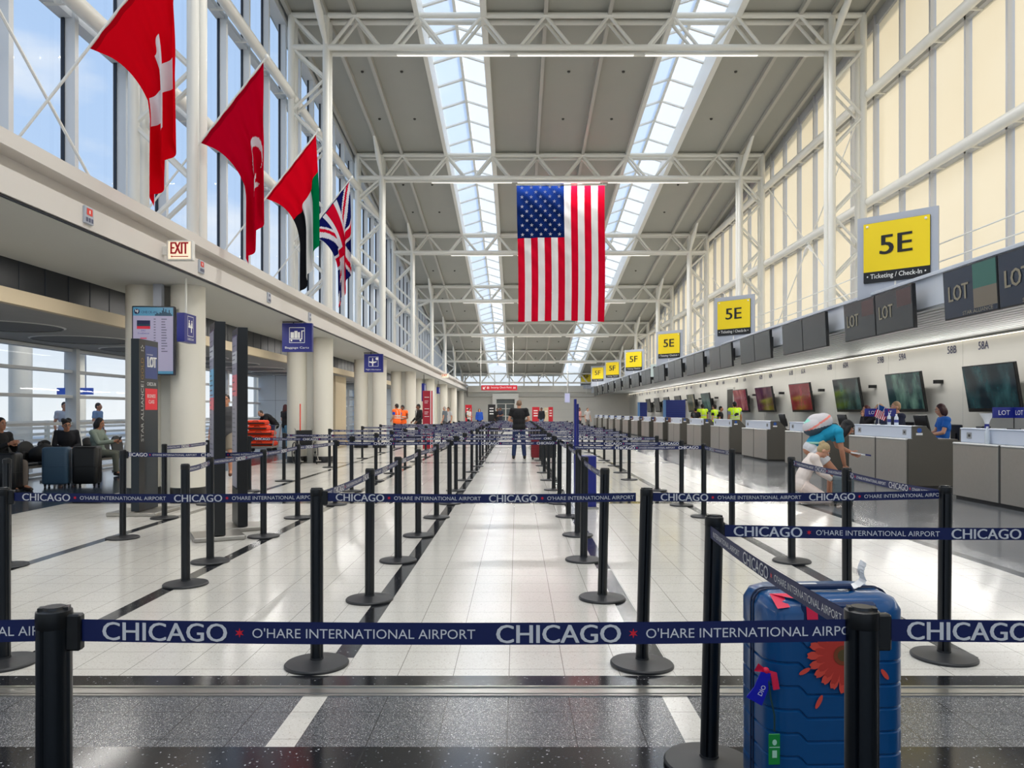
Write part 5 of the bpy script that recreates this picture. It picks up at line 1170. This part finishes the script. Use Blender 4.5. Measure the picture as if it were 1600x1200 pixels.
# ------------------------------------------------------------------ people
SKIN = {'light': mat('skin_light', (212, 158, 130), .55), 'tan': mat('skin_tan', (190, 134, 104), .55), 'brown': mat('skin_brown', (126, 82, 60), .55)}
M_eye = mat('eye_dark', (30, 22, 20), .3); M_eyew = mat('eye_white', (226, 222, 216), .4); M_lip = mat('lip', (168, 92, 84), .5)
STAND = dict(pelvis=(0, 0, .95), waist=(0, 0, 1.10), chest=(0, .0, 1.30), neck=(0, .005, 1.48), head=(0, -.025, 1.63), sh=(.185, .01, 1.43), el=(.245, .03, 1.14), wr=(.25, -.06, .89), hip=(.09, 0, .92), kn=(.10, -.02, .50), an=(.105, .02, .085))
SIT = dict(pelvis=(0, 0, .54), waist=(0, .05, .68), chest=(0, .07, .88), neck=(0, .05, 1.06), head=(0, .0, 1.21), sh=(.18, .07, 1.00), el=(.23, -.02, .74), wr=(.10, -.26, .68), hip=(.09, 0, .52), kn=(.12, -.42, .50), an=(.12, -.44, .085))
def sided(p, key, s_):
    k2 = key + ('L' if s_ > 0 else 'R')
    if k2 in p: return Vector(p[k2])
    v = Vector(p[key]); return Vector((v.x * s_, v.y, v.z))
def person(label, loc, rz, base, skin='light', hair=((40, 30, 26), 'short'), top=None, bottom=None, shoes=(30, 28, 28), pose=None, H=1.75, vox=.016, look=None, bulk=1.0, extra=None):
    p = dict(base); p.update(pose or {}); sc = H / 1.75
    root = thing('person', label, 'person', loc, rz); root.scale = (sc, sc, sc)
    g = {k: Vector(v) for k, v in p.items() if k in ('pelvis', 'waist', 'chest', 'neck', 'head')}
    latc = (sided(p, 'sh', 1) - sided(p, 'sh', -1)).normalized(); lath = (sided(p, 'hip', 1) - sided(p, 'hip', -1)).normalized()
    def fr(lat, up): up = (up - lat * up.dot(lat)).normalized(); return Matrix((lat, up.cross(lat), up)).transposed()
    def torso(m, a, low=True, hi=True):
        if low: m.ell(g['pelvis'], (.165 + a) * bulk, (.125 + a) * bulk, .14 + a, fr(lath, g['waist'] - g['pelvis']))
        m.ell(g['waist'], (.150 + a) * bulk, (.116 + a) * bulk, .20 + a, fr(((latc + lath) / 2).normalized(), g['chest'] - g['pelvis']))
        if hi:
            m.ell(g['chest'], (.165 + a) * bulk, (.122 + a) * bulk, .20 + a, fr(latc, g['neck'] - g['chest']))
            for s_ in (1, -1): m.tube([g['chest'].lerp(g['neck'], .66), sided(p, 'sh', s_)], [.072 + a, .060 + a], 12); m.ell(sided(p, 'sh', s_), .066 + a, .066 + a, .066 + a)
    def arm(m, s_, a, to=2.0):
        S_, E_, W_ = sided(p, 'sh', s_), sided(p, 'el', s_), sided(p, 'wr', s_)
        if to <= 1: m.tube([S_, S_.lerp(E_, to)], [.056 + a, .050 + a * 1.5], 12)
        else: m.tube([S_, S_.lerp(E_, .5), E_], [.054 + a, .048 + a, .040 + a], 12); m.ell(E_, .041 + a, .041 + a, .041 + a); m.tube([E_, E_.lerp(W_, .35), E_.lerp(W_, min(1, to - 1))], [.040 + a, .042 + a, .029 + a], 12)
    def leg(m, s_, a, to=2.0, flare=0):
        H_, K_, A_ = sided(p, 'hip', s_), sided(p, 'kn', s_), sided(p, 'an', s_)
        if to <= 1: m.tube([H_, H_.lerp(K_, to)], [.092 + a, .080 + a + flare], 12)
        else: m.tube([H_, H_.lerp(K_, .5), K_], [.090 + a, .078 + a, .058 + a], 12); m.ell(K_, .058 + a, .058 + a, .058 + a); m.tube([K_, K_.lerp(A_, .35), K_.lerp(A_, min(1, to - 1))], [.056 + a, .058 + a, .040 + a + flare], 12)
    hd = g['head']; nk = (hd - g['neck']).normalized(); L = Vector(look if look else (0, -1, -.05)).normalized(); up = Vector((0, 0, 1)); up = (nk * .5 + up); up = (up - L * up.dot(L)).normalized(); rt = L.cross(up)
    HM = Matrix((rt, -L, up)).transposed()      # local -y is the way the face looks
    def hp(x, y, z): return hd + HM @ Vector((x, y, z))
    m = MB(); torso(m, 0)
    for s_ in (1, -1):
        arm(m, s_, 0); leg(m, s_, 0)
        A_ = sided(p, 'an', s_); K_ = sided(p, 'kn', s_); ff = p.get('toe' + ('L' if s_ > 0 else 'R'), None); ff = Vector(ff) if ff else Vector((.03 * s_, -1, -.12)); ff.normalize()
        m.tube([A_ - ff * .03, A_ + ff * .10 - Vector((0, 0, .02)), A_ + ff * .17 - Vector((0, 0, .025))], [.04, .038, .026], 10)
    m.tube([g['chest'].lerp(g['neck'], .7), g['neck'].lerp(hd, .7)], [.062, .052], 12)
    m.ell(hp(0, .012, .02), .075, .095, .10, HM); m.ell(hp(0, -.022, -.045), .058, .066, .065, HM); m.ell(hp(0, -.055, -.085), .03, .03, .022, HM)
    m.tube([hp(0, -.085, .02), hp(0, -.112, -.028)], [.010, .017], 8)
    for s_ in (1, -1): m.ell(hp(.077 * s_, .01, -.01), .014, .022, .032, HM)
    me = remesh(m, vox)
    b = MB(); b.v = [tuple(v.co) for v in me.vertices]; b.f = [tuple(q.vertices) for q in me.polygons]; b.m = [0] * len(b.f); bpy.data.meshes.remove(me)
    for s_ in (1, -1):
        b.ell(hp(.030 * s_, -.0755, .012), .013, .010, .008, HM, 8, 6, 2); b.ell(hp(.030 * s_, -.0815, .012), .0075, .0055, .0075, HM, 8, 6, 1); b.ell(hp(.031 * s_, -.082, .036), .022, .010, .006, HM, 8, 5, 4)
        W_ = sided(p, 'wr', s_); E_ = sided(p, 'el', s_); d = (W_ - E_).normalized(); hv = p.get('hand' + ('L' if s_ > 0 else 'R')); d = Vector(hv).normalized() if hv else d
        ref = Vector((-s_, 0, 0)); n_ = (ref - d * ref.dot(d)); n_ = n_.normalized() if n_.length > .1 else Vector((0, 0, -1)); t_ = n_.cross(d) * -s_
        if t_.y > 0 and abs(t_.y) > .3: t_ = -t_
        PM = Matrix((t_, n_, d)).transposed(); b.ell(W_ + d * .045, .040, .016, .055, PM, 12, 8, 0)
        for k, (o_, ln) in enumerate(((.029, .070), (.010, .080), (-.010, .074), (-.028, .058))):
            q0 = W_ + d * .082 + t_ * o_; q1 = q0 + d * ln * .5 + n_ * .010; q2 = q1 + d * ln * .32 + n_ * .020; q3 = q2 + d * ln * .15 + n_ * .018; b.tube([q0, q1, q2, q3], [.0095, .009, .008, .005], 7)
        q0 = W_ + d * .03 + t_ * .03; b.tube([q0, q0 + t_ * .025 + d * .025 + n_ * .008, q0 + t_ * .034 + d * .055 + n_ * .014], [.011, .010, .006], 7)
    b.ell(hp(0, -.088, -.055), .022, .008, .006, HM, 8, 5, 3)
    M_h = mat('hair_%d_%d_%d' % hair[0], hair[0], .6, noise=.4, nscale=60)
    b.build('body', [SKIN[skin], M_eye, M_eyew, M_lip, M_h], root, smooth=180)
    st = hair[1]
    if st != 'none':
        h = MB()
        if st == 'thin': h.ell(hp(0, .030, .020), .080, .090, .096, HM)
        else: h.ell(hp(0, .026, .038), .083, .096, .096, HM); h.ell(hp(0, .045, -.0), .078, .075, .085, HM)
        if st == 'curly':
            for k in range(14): t = k * 2.4; h.ell(hp(.06 * math.cos(t), .03 + .06 * math.sin(t), .095 + .02 * math.sin(k * 1.7)), .042, .042, .040, HM)
        if st == 'bob':
            h.ell(hp(0, .05, -.04), .098, .085, .12, HM)
            for s_ in (1, -1): h.ell(hp(.075 * s_, .01, -.03), .03, .05, .10, HM)
        if st == 'long':
            h.ell(hp(0, .06, -.10), .09, .065, .18, HM)
            for s_ in (1, -1): h.ell(hp(.072 * s_, .0, -.06), .028, .045, .14, HM)
        if st == 'bun': h.ell(hp(0, .095, .06), .05, .05, .048, HM); h.ell(hp(.02, .10, .10), .03, .03, .03, HM)
        me = remesh(h, max(.010, vox * .7), 1); me.materials.append(M_h); link('hair', me, root)
    if top:
        c, sl_, *nm = top; m = MB(); torso(m, .014, low=(len(nm) < 2), hi=True)
        if sl_:
            for s_ in (1, -1): arm(m, s_, .012, {'short': .62, 'long': 1.95}[sl_])
        me = remesh(m, vox, 5); me.materials.append(c if hasattr(c, 'node_tree') else mat('cloth_%d_%d_%d' % c, c, .8, noise=.15, nscale=9, bump=.5)); link(nm[0] if nm else 'shirt', me, root)
    if bottom:
        c, ln, *nm = bottom; m = MB(); m.ell(g['pelvis'], (.172) * bulk, (.132) * bulk, .13, fr(lath, g['waist'] - g['pelvis']))
        for s_ in (1, -1): leg(m, s_, .013, {'long': 1.98, 'short': .92, 'mini': .55}[ln], .012 if ln != 'long' else .008)
        me = remesh(m, vox, 5); me.materials.append(mat('cloth_%d_%d_%d' % c, c, .85, noise=.15, nscale=9, bump=.5)); link(nm[0] if nm else 'trousers', me, root)
    if shoes:
        for s_ in (1, -1):
            m = MB(); A_ = sided(p, 'an', s_); ff = p.get('toe' + ('L' if s_ > 0 else 'R'), None); ff = Vector(ff) if ff else Vector((.03 * s_, -1, -.12)); ff.normalize()
            m.tube([A_ - ff * .05 - Vector((0, 0, .03)), A_ + ff * .08 - Vector((0, 0, .035)), A_ + ff * .19 - Vector((0, 0, .038))], [.047, .046, .034], 10); m.ell(A_, .05, .05, .05)
            me = remesh(m, vox * .8); me.materials.append(mat('shoe_%d_%d_%d' % shoes, shoes, .6)); link('shoe', me, root)
    if extra: extra(root, p, hp, torso, arm, g)
    return root
def garment(root, name, m, mt, vox=.016):
    me = remesh(m, vox); me.materials.append(mt); return link(name, me, root)
# man standing in the aisle, seen from behind
person('person in black shirt and jeans standing in the aisle, seen from behind', px(811, 717, 23.5).xy.to_3d(), math.pi, STAND, 'light', ((150, 120, 96), 'thin'), ((16, 16, 20), 'short'), ((34, 52, 92), 'long'), (26, 24, 24), dict(el=(.30, .02, 1.16), wr=(.12, -.22, 1.10), sh=(.205, .01, 1.44), an=(.16, .02, .085), kn=(.13, -.02, .5)), 1.80, .014, (.1, -1, -.25), 1.18)
# seated travellers
def tracks(root, p, hp, torso, arm, g):
    for s_ in (1, -1):
        m = MB(); a, b_ = sided(p, 'sh', s_), sided(p, 'el', s_)
        m.tube([a + Vector((.055 * s_, -.03, .05)), a.lerp(b_, .5) + Vector((.065 * s_, -.03, 0)), b_ + Vector((.055 * s_, -.03, 0))], .014, 6); m.build('stripe', [M_swht], root)
    m = MB()
    for s_ in (1, -1): m.tube([hp(.031 * s_ + .022 * math.cos(k * .7), -.098, .012 + .016 * math.sin(k * .7)) for k in range(10)], .003, 5); m.tube([hp(.05 * s_, -.095, .015), hp(.08 * s_, 0, .01)], .003, 5)
    m.build('glasses', [M_black], root)
person('person with curly hair and glasses in black jacket with white sleeve stripes, seated', (-9.40, 16.05, 0), .55, SIT, 'tan', ((22, 18, 18), 'curly'), ((18, 20, 30), 'long', 'jacket'), ((40, 42, 50), 'long'), (60, 60, 64), dict(head=(0, -.06, 1.17), neck=(0, .0, 1.04), chest=(0, .03, .87)), 1.72, .013, (.2, -1, -.15), 1.0, tracks)
def phone(root, p, hp, torso, arm, g):
    w = (sided(p, 'wr', 1) + sided(p, 'wr', -1)) / 2 + Vector((0, -.10, .04)); m = MB(); m.obox(w, (.036, 0, 0), (0, -.03, .065), (0, .004, .002), 0); m.build('phone', [M_black], root, smooth=0)
person('person with dark bob in pale green patterned shirt, seated and looking at a phone', (-9.38, 17.3, 0), math.pi / 2, SIT, 'tan', ((24, 18, 18), 'bob'), ((150, 164, 152), 'long'), ((112, 116, 104), 'long'), (40, 40, 40), dict(wr=(.05, -.36, .80), el=(.22, -.08, .76)), 1.70, .013, (.0, -1, -.3), 1.0, phone)
person('person in black holding a drink, seated and cut by the frame edge', (-9.40, 14.02, 0), 1.2, SIT, 'tan', ((26, 22, 22), 'short'), ((24, 24, 28), 'long'), ((120, 110, 102), 'long'), (50, 44, 42), dict(wr=(.06, -.30, .86)), 1.74, .014)
# walkers on the window side
person('person in grey tee and khaki shorts walking behind the slim black totems', px(353, 743, 17.3).xy.to_3d(), .25, STAND, 'tan', ((50, 38, 32), 'short'), ((70, 70, 74), 'short'), ((140, 130, 116), 'short', 'shorts'), (96, 60, 44), dict(anL=(.12, -.20, .1), knL=(.11, -.20, .52), anR=(-.11, .28, .13), knR=(-.10, .0, .5), el=(.28, .02, 1.14), wr=(.32, -.08, .90)), 1.82, .014, None, 1.08)
person('person in black tee bending over the orange bags', px(421, 702, 29.2).xy.to_3d() + Vector((.1, 0, 0)), -.9, STAND, 'light', ((60, 44, 36), 'thin'), ((20, 20, 24), 'short'), ((44, 54, 84), 'long'), (40, 36, 36), dict(pelvis=(0, .12, .92), waist=(0, .02, 1.06), chest=(0, -.16, 1.20), neck=(0, -.32, 1.28), head=(0, -.44, 1.35), sh=(.19, -.27, 1.26), el=(.24, -.38, 1.0), wr=(.2, -.5, .80)), 1.78, .018, (0, -.8, -.6), 1.05)
person('person with dark red hair in black and blue jeans facing away by the columns', px(436, 702, 29.6).xy.to_3d() + Vector((.15, .3, 0)), 2.4, STAND, 'light', ((74, 24, 24), 'long'), ((22, 22, 26), 'short'), ((84, 130, 160), 'long'), (40, 36, 36), dict(wr=(.1, -.26, 1.05), el=(.25, .0, 1.14)), 1.72, .018)
person('person in patterned top half hidden between two white columns', px(487, 700, 30.2).xy.to_3d(), 1.2, STAND, 'light', ((50, 34, 30), 'long'), ((150, 100, 104), 'long'), ((26, 26, 30), 'long'), (40, 40, 40), None, 1.68, .02)
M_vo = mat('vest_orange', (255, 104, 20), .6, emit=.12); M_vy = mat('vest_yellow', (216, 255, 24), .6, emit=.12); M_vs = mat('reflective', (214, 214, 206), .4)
def vest(mt, printed=False):
    def fn(root, p, hp, torso, arm, g):
        m = MB(); torso(m, .030, low=True); garment(root, 'vest', m, mt, .018); b = MB()
        ax = (g['neck'] - g['pelvis']).normalized()
        for t in (.30, .48):
            c = g['pelvis'].lerp(g['neck'], t); b.lathe([(1, -.025), (1, .025)], (0, 0, 0), 20)
            n0 = len(b.v) - 40
            for i in range(n0, len(b.v)): x, y, z = b.v[i]; b.v[i] = (c.x + x * .198, c.y + y * .16, c.z + z)
        for s_ in (1, -1): b.tube([g['waist'] + Vector((.09 * s_, .135, .05)), g['chest'] + Vector((.10 * s_, .155, 0)), g['chest'] + Vector((.10 * s_, .10, .16))], .014, 6)
        b.build('reflective_band', [M_vs], root, smooth=40)
        if printed: k = MB(); c = g['chest']; k.poly([(-.09, .0), (-.02, .07), (.08, .06), (.10, -.01), (.03, -.03), (-.04, -.07), (-.07, -.05)], Vector((c.x, c.y + .172, c.z - .05)), Vector((-1, 0, 0)), EZ, 0); k.build('back_print', [M_sblk], root, smooth=0)
    return fn
person('person in orange safety vest with blue sleeve, seen from the side', px(620, 690.5, 36.4).xy.to_3d(), -2.2, STAND, 'tan', ((40, 30, 26), 'short'), ((34, 70, 190), 'short'), ((26, 44, 110), 'long'), (30, 30, 30), dict(wr=(.15, -.2, 1.0)), 1.82, .018, None, 1.12, vest(M_vo))
person('person in orange safety vest facing the hall beside another vest', px(629, 689.5, 37.2).xy.to_3d(), -.3, STAND, 'brown', ((20, 16, 16), 'short'), ((150, 60, 20), 'short'), ((30, 36, 60), 'long'), (30, 30, 30), dict(wr=(.12, -.24, 1.08)), 1.76, .018, (-.3, -1, -.3), 1.1, vest(M_vo))
def tie(root, p, hp, torso, arm, g):
    m = MB(); m.prism([(-.05, .17), (.05, .17), (.02, -.05), (-.02, -.05)], g['chest'] + Vector((0, -.145, 0)), EX, EZ, Vector((0, .02, 0))); m.build('shirt_front', [M_swht], root, smooth=0)
    m = MB(); m.prism([(-.015, .14), (.015, .14), (.025, -.18), (0, -.22), (-.025, -.18)], g['chest'] + Vector((0, -.158, 0)), EX, EZ, Vector((0, .01, 0))); m.build('tie', [mat('tie_grey', (120, 124, 120), .5)], root, smooth=0)
person('person in black suit and light shirt beside the red directory pylon', px(654, 690, 36.2).xy.to_3d(), -.9, STAND, 'brown', ((16, 14, 14), 'short'), ((22, 22, 26), 'long', 'jacket'), ((24, 24, 28), 'long'), (20, 20, 20), dict(wr=(.2, -.22, .95), el=(.28, .04, 1.14)), 1.80, .018, (-.2, -1, -.2), 1.08, tie)
person('grey haired person in grey shirt beyond the red directory pylon', px(695, 682, 44.5).xy.to_3d(), -1.9, STAND, 'light', ((196, 190, 184), 'thin'), ((104, 112, 120), 'short'), ((70, 72, 76), 'long'), (40, 40, 40), None, 1.76, .02, None, 1.1)
person('person in white top close to the grey haired person', px(700.5, 682, 45.4).xy.to_3d(), -.6, STAND, 'tan', ((90, 66, 48), 'short'), ((206, 206, 208), 'short'), ((60, 60, 66), 'long'), (40, 40, 40), None, 1.72, .02)
def pack(c):
    def fn(root, p, hp, torso, arm, g):
        m = MB(); m.ell(g['chest'] + Vector((0, .20, -.06)), .15, .11, .24); garment(root, 'backpack', m, mat('pack_%d_%d_%d' % c, c, .7), .02)
    return fn
person('person in white shirt with black backpack in front of a red board', px(733, 676, 56).xy.to_3d(), 1.1, STAND, 'tan', ((24, 20, 20), 'short'), ((226, 222, 216), 'short'), ((40, 40, 46), 'long'), (40, 40, 40), dict(wr=(.1, -.24, 1.12)), 1.72, .02, None, 1.0, pack((24, 24, 28)))
person('person in bright blue uniform shirt by the far black board', px(749, 676, 55).xy.to_3d(), .2, STAND, 'light', ((40, 30, 28), 'bob'), ((30, 84, 190), 'long'), ((20, 22, 34), 'long'), (24, 24, 24), None, 1.68, .02, None, 1.1)
person('person in dark navy by the far glass doors', px(782, 674, 60).xy.to_3d(), -.8, STAND, 'brown', ((20, 18, 18), 'short'), ((34, 40, 60), 'short'), ((40, 44, 60), 'long'), (40, 40, 40), dict(wr=(.1, -.24, 1.1)), 1.80, .02)
person('person in black coat next to a navy shirted person far away', px(777, 674, 61).xy.to_3d(), .5, STAND, 'brown', ((20, 18, 18), 'short'), ((26, 26, 30), 'long'), ((30, 30, 36), 'long'), (40, 40, 40), None, 1.76, .02)
person('person in black jacket and jeans in front of the far red boards', px(846, 675, 58).xy.to_3d(), -.5, STAND, 'brown', ((20, 18, 18), 'short'), ((24, 26, 34), 'long', 'jacket'), ((110, 130, 160), 'long'), (40, 40, 40), None, 1.78, .02, None, 1.1, pack((30, 32, 40)))
person('person in pink shirt holding a tablet far along the counters', px(905, 676, 52).xy.to_3d(), .9, STAND, 'brown', ((30, 22, 22), 'short'), ((236, 176, 166), 'short'), ((60, 60, 70), 'long'), (40, 40, 40), dict(wr=(.12, -.28, 1.14)), 1.74, .02)
person('person in pale top beside the farthest counters', px(918, 675, 55).xy.to_3d(), .6, STAND, 'light', ((90, 74, 60), 'short'), ((206, 200, 196), 'short'), ((120, 116, 112), 'long'), (60, 60, 60), None, 1.74, .02)
# staff behind the counters
def at(u, v_head, X, z_head):
    Y = X * FPX / (u - U0); return Vector((X, Y, 0))
person('person in black shirt, first of the group behind the counters, leaning', at(1087, 0, 9.1, 0), math.pi, STAND, 'tan', ((18, 16, 16), 'short'), ((24, 24, 28), 'short'), ((30, 30, 36), 'long'), (20, 20, 20), None, 1.66, .02, None, 1.1)
person('person in yellow safety vest between a black shirt and another vest', at(1097.5, 0, 9.5, 0), math.pi, STAND, 'tan', ((22, 18, 18), 'short'), ((40, 40, 44), 'short'), ((30, 30, 36), 'long'), (20, 20, 20), None, 1.84, .02, None, 1.15, vest(M_vy))
person('person in yellow safety vest, face in profile, beside the dark doorway group', at(1116.5, 0, 9.2, 0), -2.3, STAND, 'light', ((40, 28, 24), 'short'), ((34, 34, 38), 'short'), ((30, 30, 36), 'long'), (20, 20, 20), None, 1.78, .02, None, 1.05, vest(M_vy, True))
person('person in black tee talking to a profile vest worker behind counters', at(1126, 0, 9.5, 0), 1.2, STAND, 'tan', ((24, 20, 20), 'short'), ((22, 22, 26), 'short'), ((30, 30, 36), 'long'), (20, 20, 20), dict(wr=(.1, -.2, 1.0)), 1.70, .02)
person('person in yellow safety vest with printed back by the dark doorway', at(1148, 0, 9.0, 0), math.pi + .1, STAND, 'tan', ((18, 16, 16), 'short'), ((150, 160, 176), 'short'), ((40, 40, 46), 'long'), (20, 20, 20), None, 1.86, .018, None, 1.12, vest(M_vy, True))
person('person with red brown hair resting her chin, seated behind the counter with the flag', (8.75, 19.3, .30), -1.4, SIT, 'light', ((92, 40, 34), 'long'), ((26, 26, 32), 'long'), ((30, 30, 36), 'long'), (20, 20, 20), dict(wrL=(.06, -.14, 1.06), elL=(.16, -.24, .80)), 1.70, .015, (-.1, -1, 0))
person('blond person behind the blue desk sign', (8.75, 18.62, .30), -1.8, SIT, 'light', ((196, 160, 116), 'bob'), ((40, 50, 84), 'long'), ((30, 30, 36), 'long'), (20, 20, 20), None, 1.74, .015)
person('second blond person behind the small flag', (8.8, 17.9, .30), -1.6, SIT, 'light', ((186, 150, 110), 'short'), ((34, 40, 66), 'long'), ((30, 30, 36), 'long'), (20, 20, 20), None, 1.80, .015)
person('person with dark red hair in bright blue top, sitting at a desk monitor', (8.80, 16.0, .27), -1.75, SIT, 'light', ((60, 22, 26), 'bob'), ((26, 104, 196), 'short'), ((30, 30, 36), 'long'), (20, 20, 20), None, 1.74, .014, (0, -1, -.3))
for i, (X, Y, lab) in enumerate(((8.85, 19.3, 'black staff chair under the red haired person'), (8.85, 18.62, 'black staff chair under the blond person behind the desk sign'), (8.9, 17.9, 'black staff chair under the blond person behind the flag'), (8.9, 16.0, 'black staff chair under the person in bright blue'))):
    h = .72 if i < 3 else .69; s = thing('staff_chair', lab, 'chair', (X, Y, 0), 0, 'staff chairs behind the counters'); m = MB(); m.obox((0, 0, h), (.22, 0, 0), (0, .22, 0), (0, 0, .04), 0, .02); m.build('seat', [M_seat], s); m = MB(); m.cyl((0, 0, .05), (0, 0, h), .03); m.build('column', [M_steel], s)
    m = MB(); m.obox((.24, 0, h + .28), (.02, 0, 0), (0, .2, 0), (0, 0, .2), 0, .015); m.box(.2, .25, -.03, .03, h, h + .3); m.build('backrest', [M_seat], s); m = MB()
    for k in range(5): t = k * 1.2566; m.tube([(0, 0, .07), (.26 * math.cos(t), .26 * math.sin(t), .03)], .02, 6)
    m.build('base', [M_black], s)
# travellers bending and kneeling by the counters
BEND = dict(pelvis=(0, .38, .88), waist=(0, .29, 1.00), chest=(0, .10, 1.13), neck=(0, -.07, 1.20), head=(0, -.20, 1.21), sh=(.175, -.01, 1.15), el=(.20, -.12, .86), hip=(.09, .35, .84), kn=(.11, .02, .48), an=(.12, .06, .085), wrL=(.16, -.30, .80), elL=(.22, -.10, .90), elR=(-.2, -.05, .86), wrR=(-.12, -.12, .60))
def bigpack(root, p, hp, torso, arm, g):
    a = (g['neck'] - g['waist']).normalized(); nrm = Vector((0, -a.z, a.y)) if False else Vector((0, a.z, -a.y)); nrm = nrm if nrm.z > 0 else -nrm; M = Matrix((Vector((1, 0, 0)), nrm.cross(Vector((1, 0, 0))) * -1, nrm)).transposed(); c = g['chest'].lerp(g['waist'], .35) + nrm * .26
    m = MB(); M3 = Matrix((Vector((1, 0, 0)), a, nrm)).transposed(); c = c - nrm * .05; m.ell(c + a * .06, .165, .19, .15, M3, 22, 14); m.ell(c - a * .08, .175, .18, .155, M3, 22, 14); m.ell(c + nrm * .045 - a * .02, .13, .17, .14, M3, 18, 10)
    me = remesh(m, .014); me.materials.append(mat('pack_white', (218, 212, 214), .7, noise=.12, nscale=8)); me.materials.append(mat('pack_slate', (58, 76, 90), .7)); me.materials.append(mat('pack_coral', (250, 140, 124), .6)); me.materials.append(mat('pack_mint', (150, 226, 206), .6))
    for q in me.polygons:
        d = q.center - c; s_ = d.dot(a); h = d.dot(nrm)
        q.material_index = 1 if (h < -.05 + (-s_) * .25) else (2 if abs(h - .02 - s_ * .10) < .016 else (3 if (h > .12 and s_ < -.10 and abs(d.x) < .1) else 0))
    link('backpack', me, root)
    m = MB(); m.ell(hp(0, .02, .055), .09, .10, .075, fr_(hp)); garment(root, 'cap', m, mat('cap_black', (14, 14, 16), .7), .012)
    m = MB(); m.tube([g['pelvis'].lerp(g['waist'], .7) + Vector((.17 * math.cos(t * .6), .13 * math.sin(t * .6), .0)) for t in range(11)], .018, 6); m.build('belt_strap', [mat('strap_mint', (160, 214, 190), .6)], root)
    m = MB(); w = sided(p, 'wr', 1) + Vector((0, -.10, -.02)); m.obox(w, (.07, 0, 0), (0, .11, .02), (0, -.002, .012), 0); m.build('papers', [M_swht], root, smooth=0); m = MB(); m.obox(w + Vector((0, -.14, -.02)), (.07, 0, 0), (0, .06, .01), (0, -.001, .012), 0); m.build('passport', [mat('passport_blue', (24, 34, 110), .5)], root, smooth=0)
def fr_(hp):
    o = hp(0, 0, 0); return Matrix(((hp(1, 0, 0) - o), (hp(0, 1, 0) - o), (hp(0, 0, 1) - o))).transposed()
person('person bending forward with big white backpack, turquoise tee and white shorts', (5.10, 12.35, 0), 1.45, BEND, 'tan', ((26, 20, 20), 'long'), ((20, 158, 196), 'short', 'shirt', 'cropped'), ((226, 226, 228), 'mini', 'shorts'), (214, 206, 190), None, 1.70, .011, (0, -.85, -.5), .96, bigpack)
KNEEL = dict(pelvis=(0, .14, .34), waist=(0, .10, .49), chest=(0, .0, .67), neck=(0, -.11, .81), head=(0, -.22, .90), sh=(.165, -.05, .78), el=(.19, -.17, .53), wr=(.10, -.33, .42), hip=(.09, .12, .31), kn=(.13, -.27, .09), an=(.12, .22, .08), toeL=(0, .6, -.5), toeR=(0, .6, -.5))
person('blond person in beige outfit kneeling by a small grey suitcase', (4.55, 11.95, 0), 1.35, KNEEL, 'light', ((196, 172, 126), 'bun'), ((240, 226, 216), 'long'), ((238, 220, 208), 'long'), (224, 222, 218), None, 1.62, .011, (0, -.8, -.65), .95)
# outside by the curb
for k, (X, Y, c, lab) in enumerate(((-13.0, 15.9, (60, 66, 74), 'person in dark clothes on the walk outside, behind the window bars'), (-13.3, 22.6, (170, 176, 190), 'person in grey outside the window by a yellow post'), (-13.4, 24.6, (120, 150, 190), 'person in pale blue outside the window by a parked cart'))):
    person(lab, (X, Y, -.02), .8 * k, STAND, 'tan', ((30, 26, 26), 'short'), (c, 'short'), ((90, 96, 110), 'long'), (50, 50, 50), None, 1.74, .022)
for k, (X, Y, w, lab) in enumerate(((-15.2, 26.4, 1.2, 'blue sign hanging outside, seen through the curb window'), (-13.2, 17.3, .6, 'blue sign outside, cut by the frame edge'))):
    s = thing('hanging_sign', lab, 'sign', (X, Y, 3.3)); m = MB(); m.box(X - w / 2, X + w / 2, Y, Y + .12, 2.03, 2.26, 0); m.rect((X, Y, 2.14), EX, EZ, -w * .2, w * .25, -.04, .04, 1, .004); m.build('panel', [mat('sign_bright_blue', (40, 100, 220), .4), M_swht], s, world=True, smooth=0)
    m = MB()
    for q in (-.3, .3): m.cyl((X + q * w, Y + .06, 2.26), (X + q * w, Y + .06, 5.3), .02, n=6)
    m.box(X - w / 2, X + w / 2, Y, Y + .12, 5.25, 5.35); m.box(-17.1, X, Y, Y + .12, 5.25, 5.35); m.build('hanger', [M_board], s, world=True, smooth=0)
s = thing('curb_railing', 'white slatted railing outside beyond the seats', 'railing', (-15.9, 20, 0)); m = MB()
for z in (.25, .45, .65, .85, 1.05): m.box(-15.95, -15.88, -5, 70, z, z + .09)
m.build('rail', [M_white], s, world=True, smooth=0)
for k in range(14): m = MB(); m.box(-15.98, -15.85, 2 + k * 3, 2.1 + k * 3, -.02, 1.15); m.build('post', [M_white], s, world=True, smooth=0)
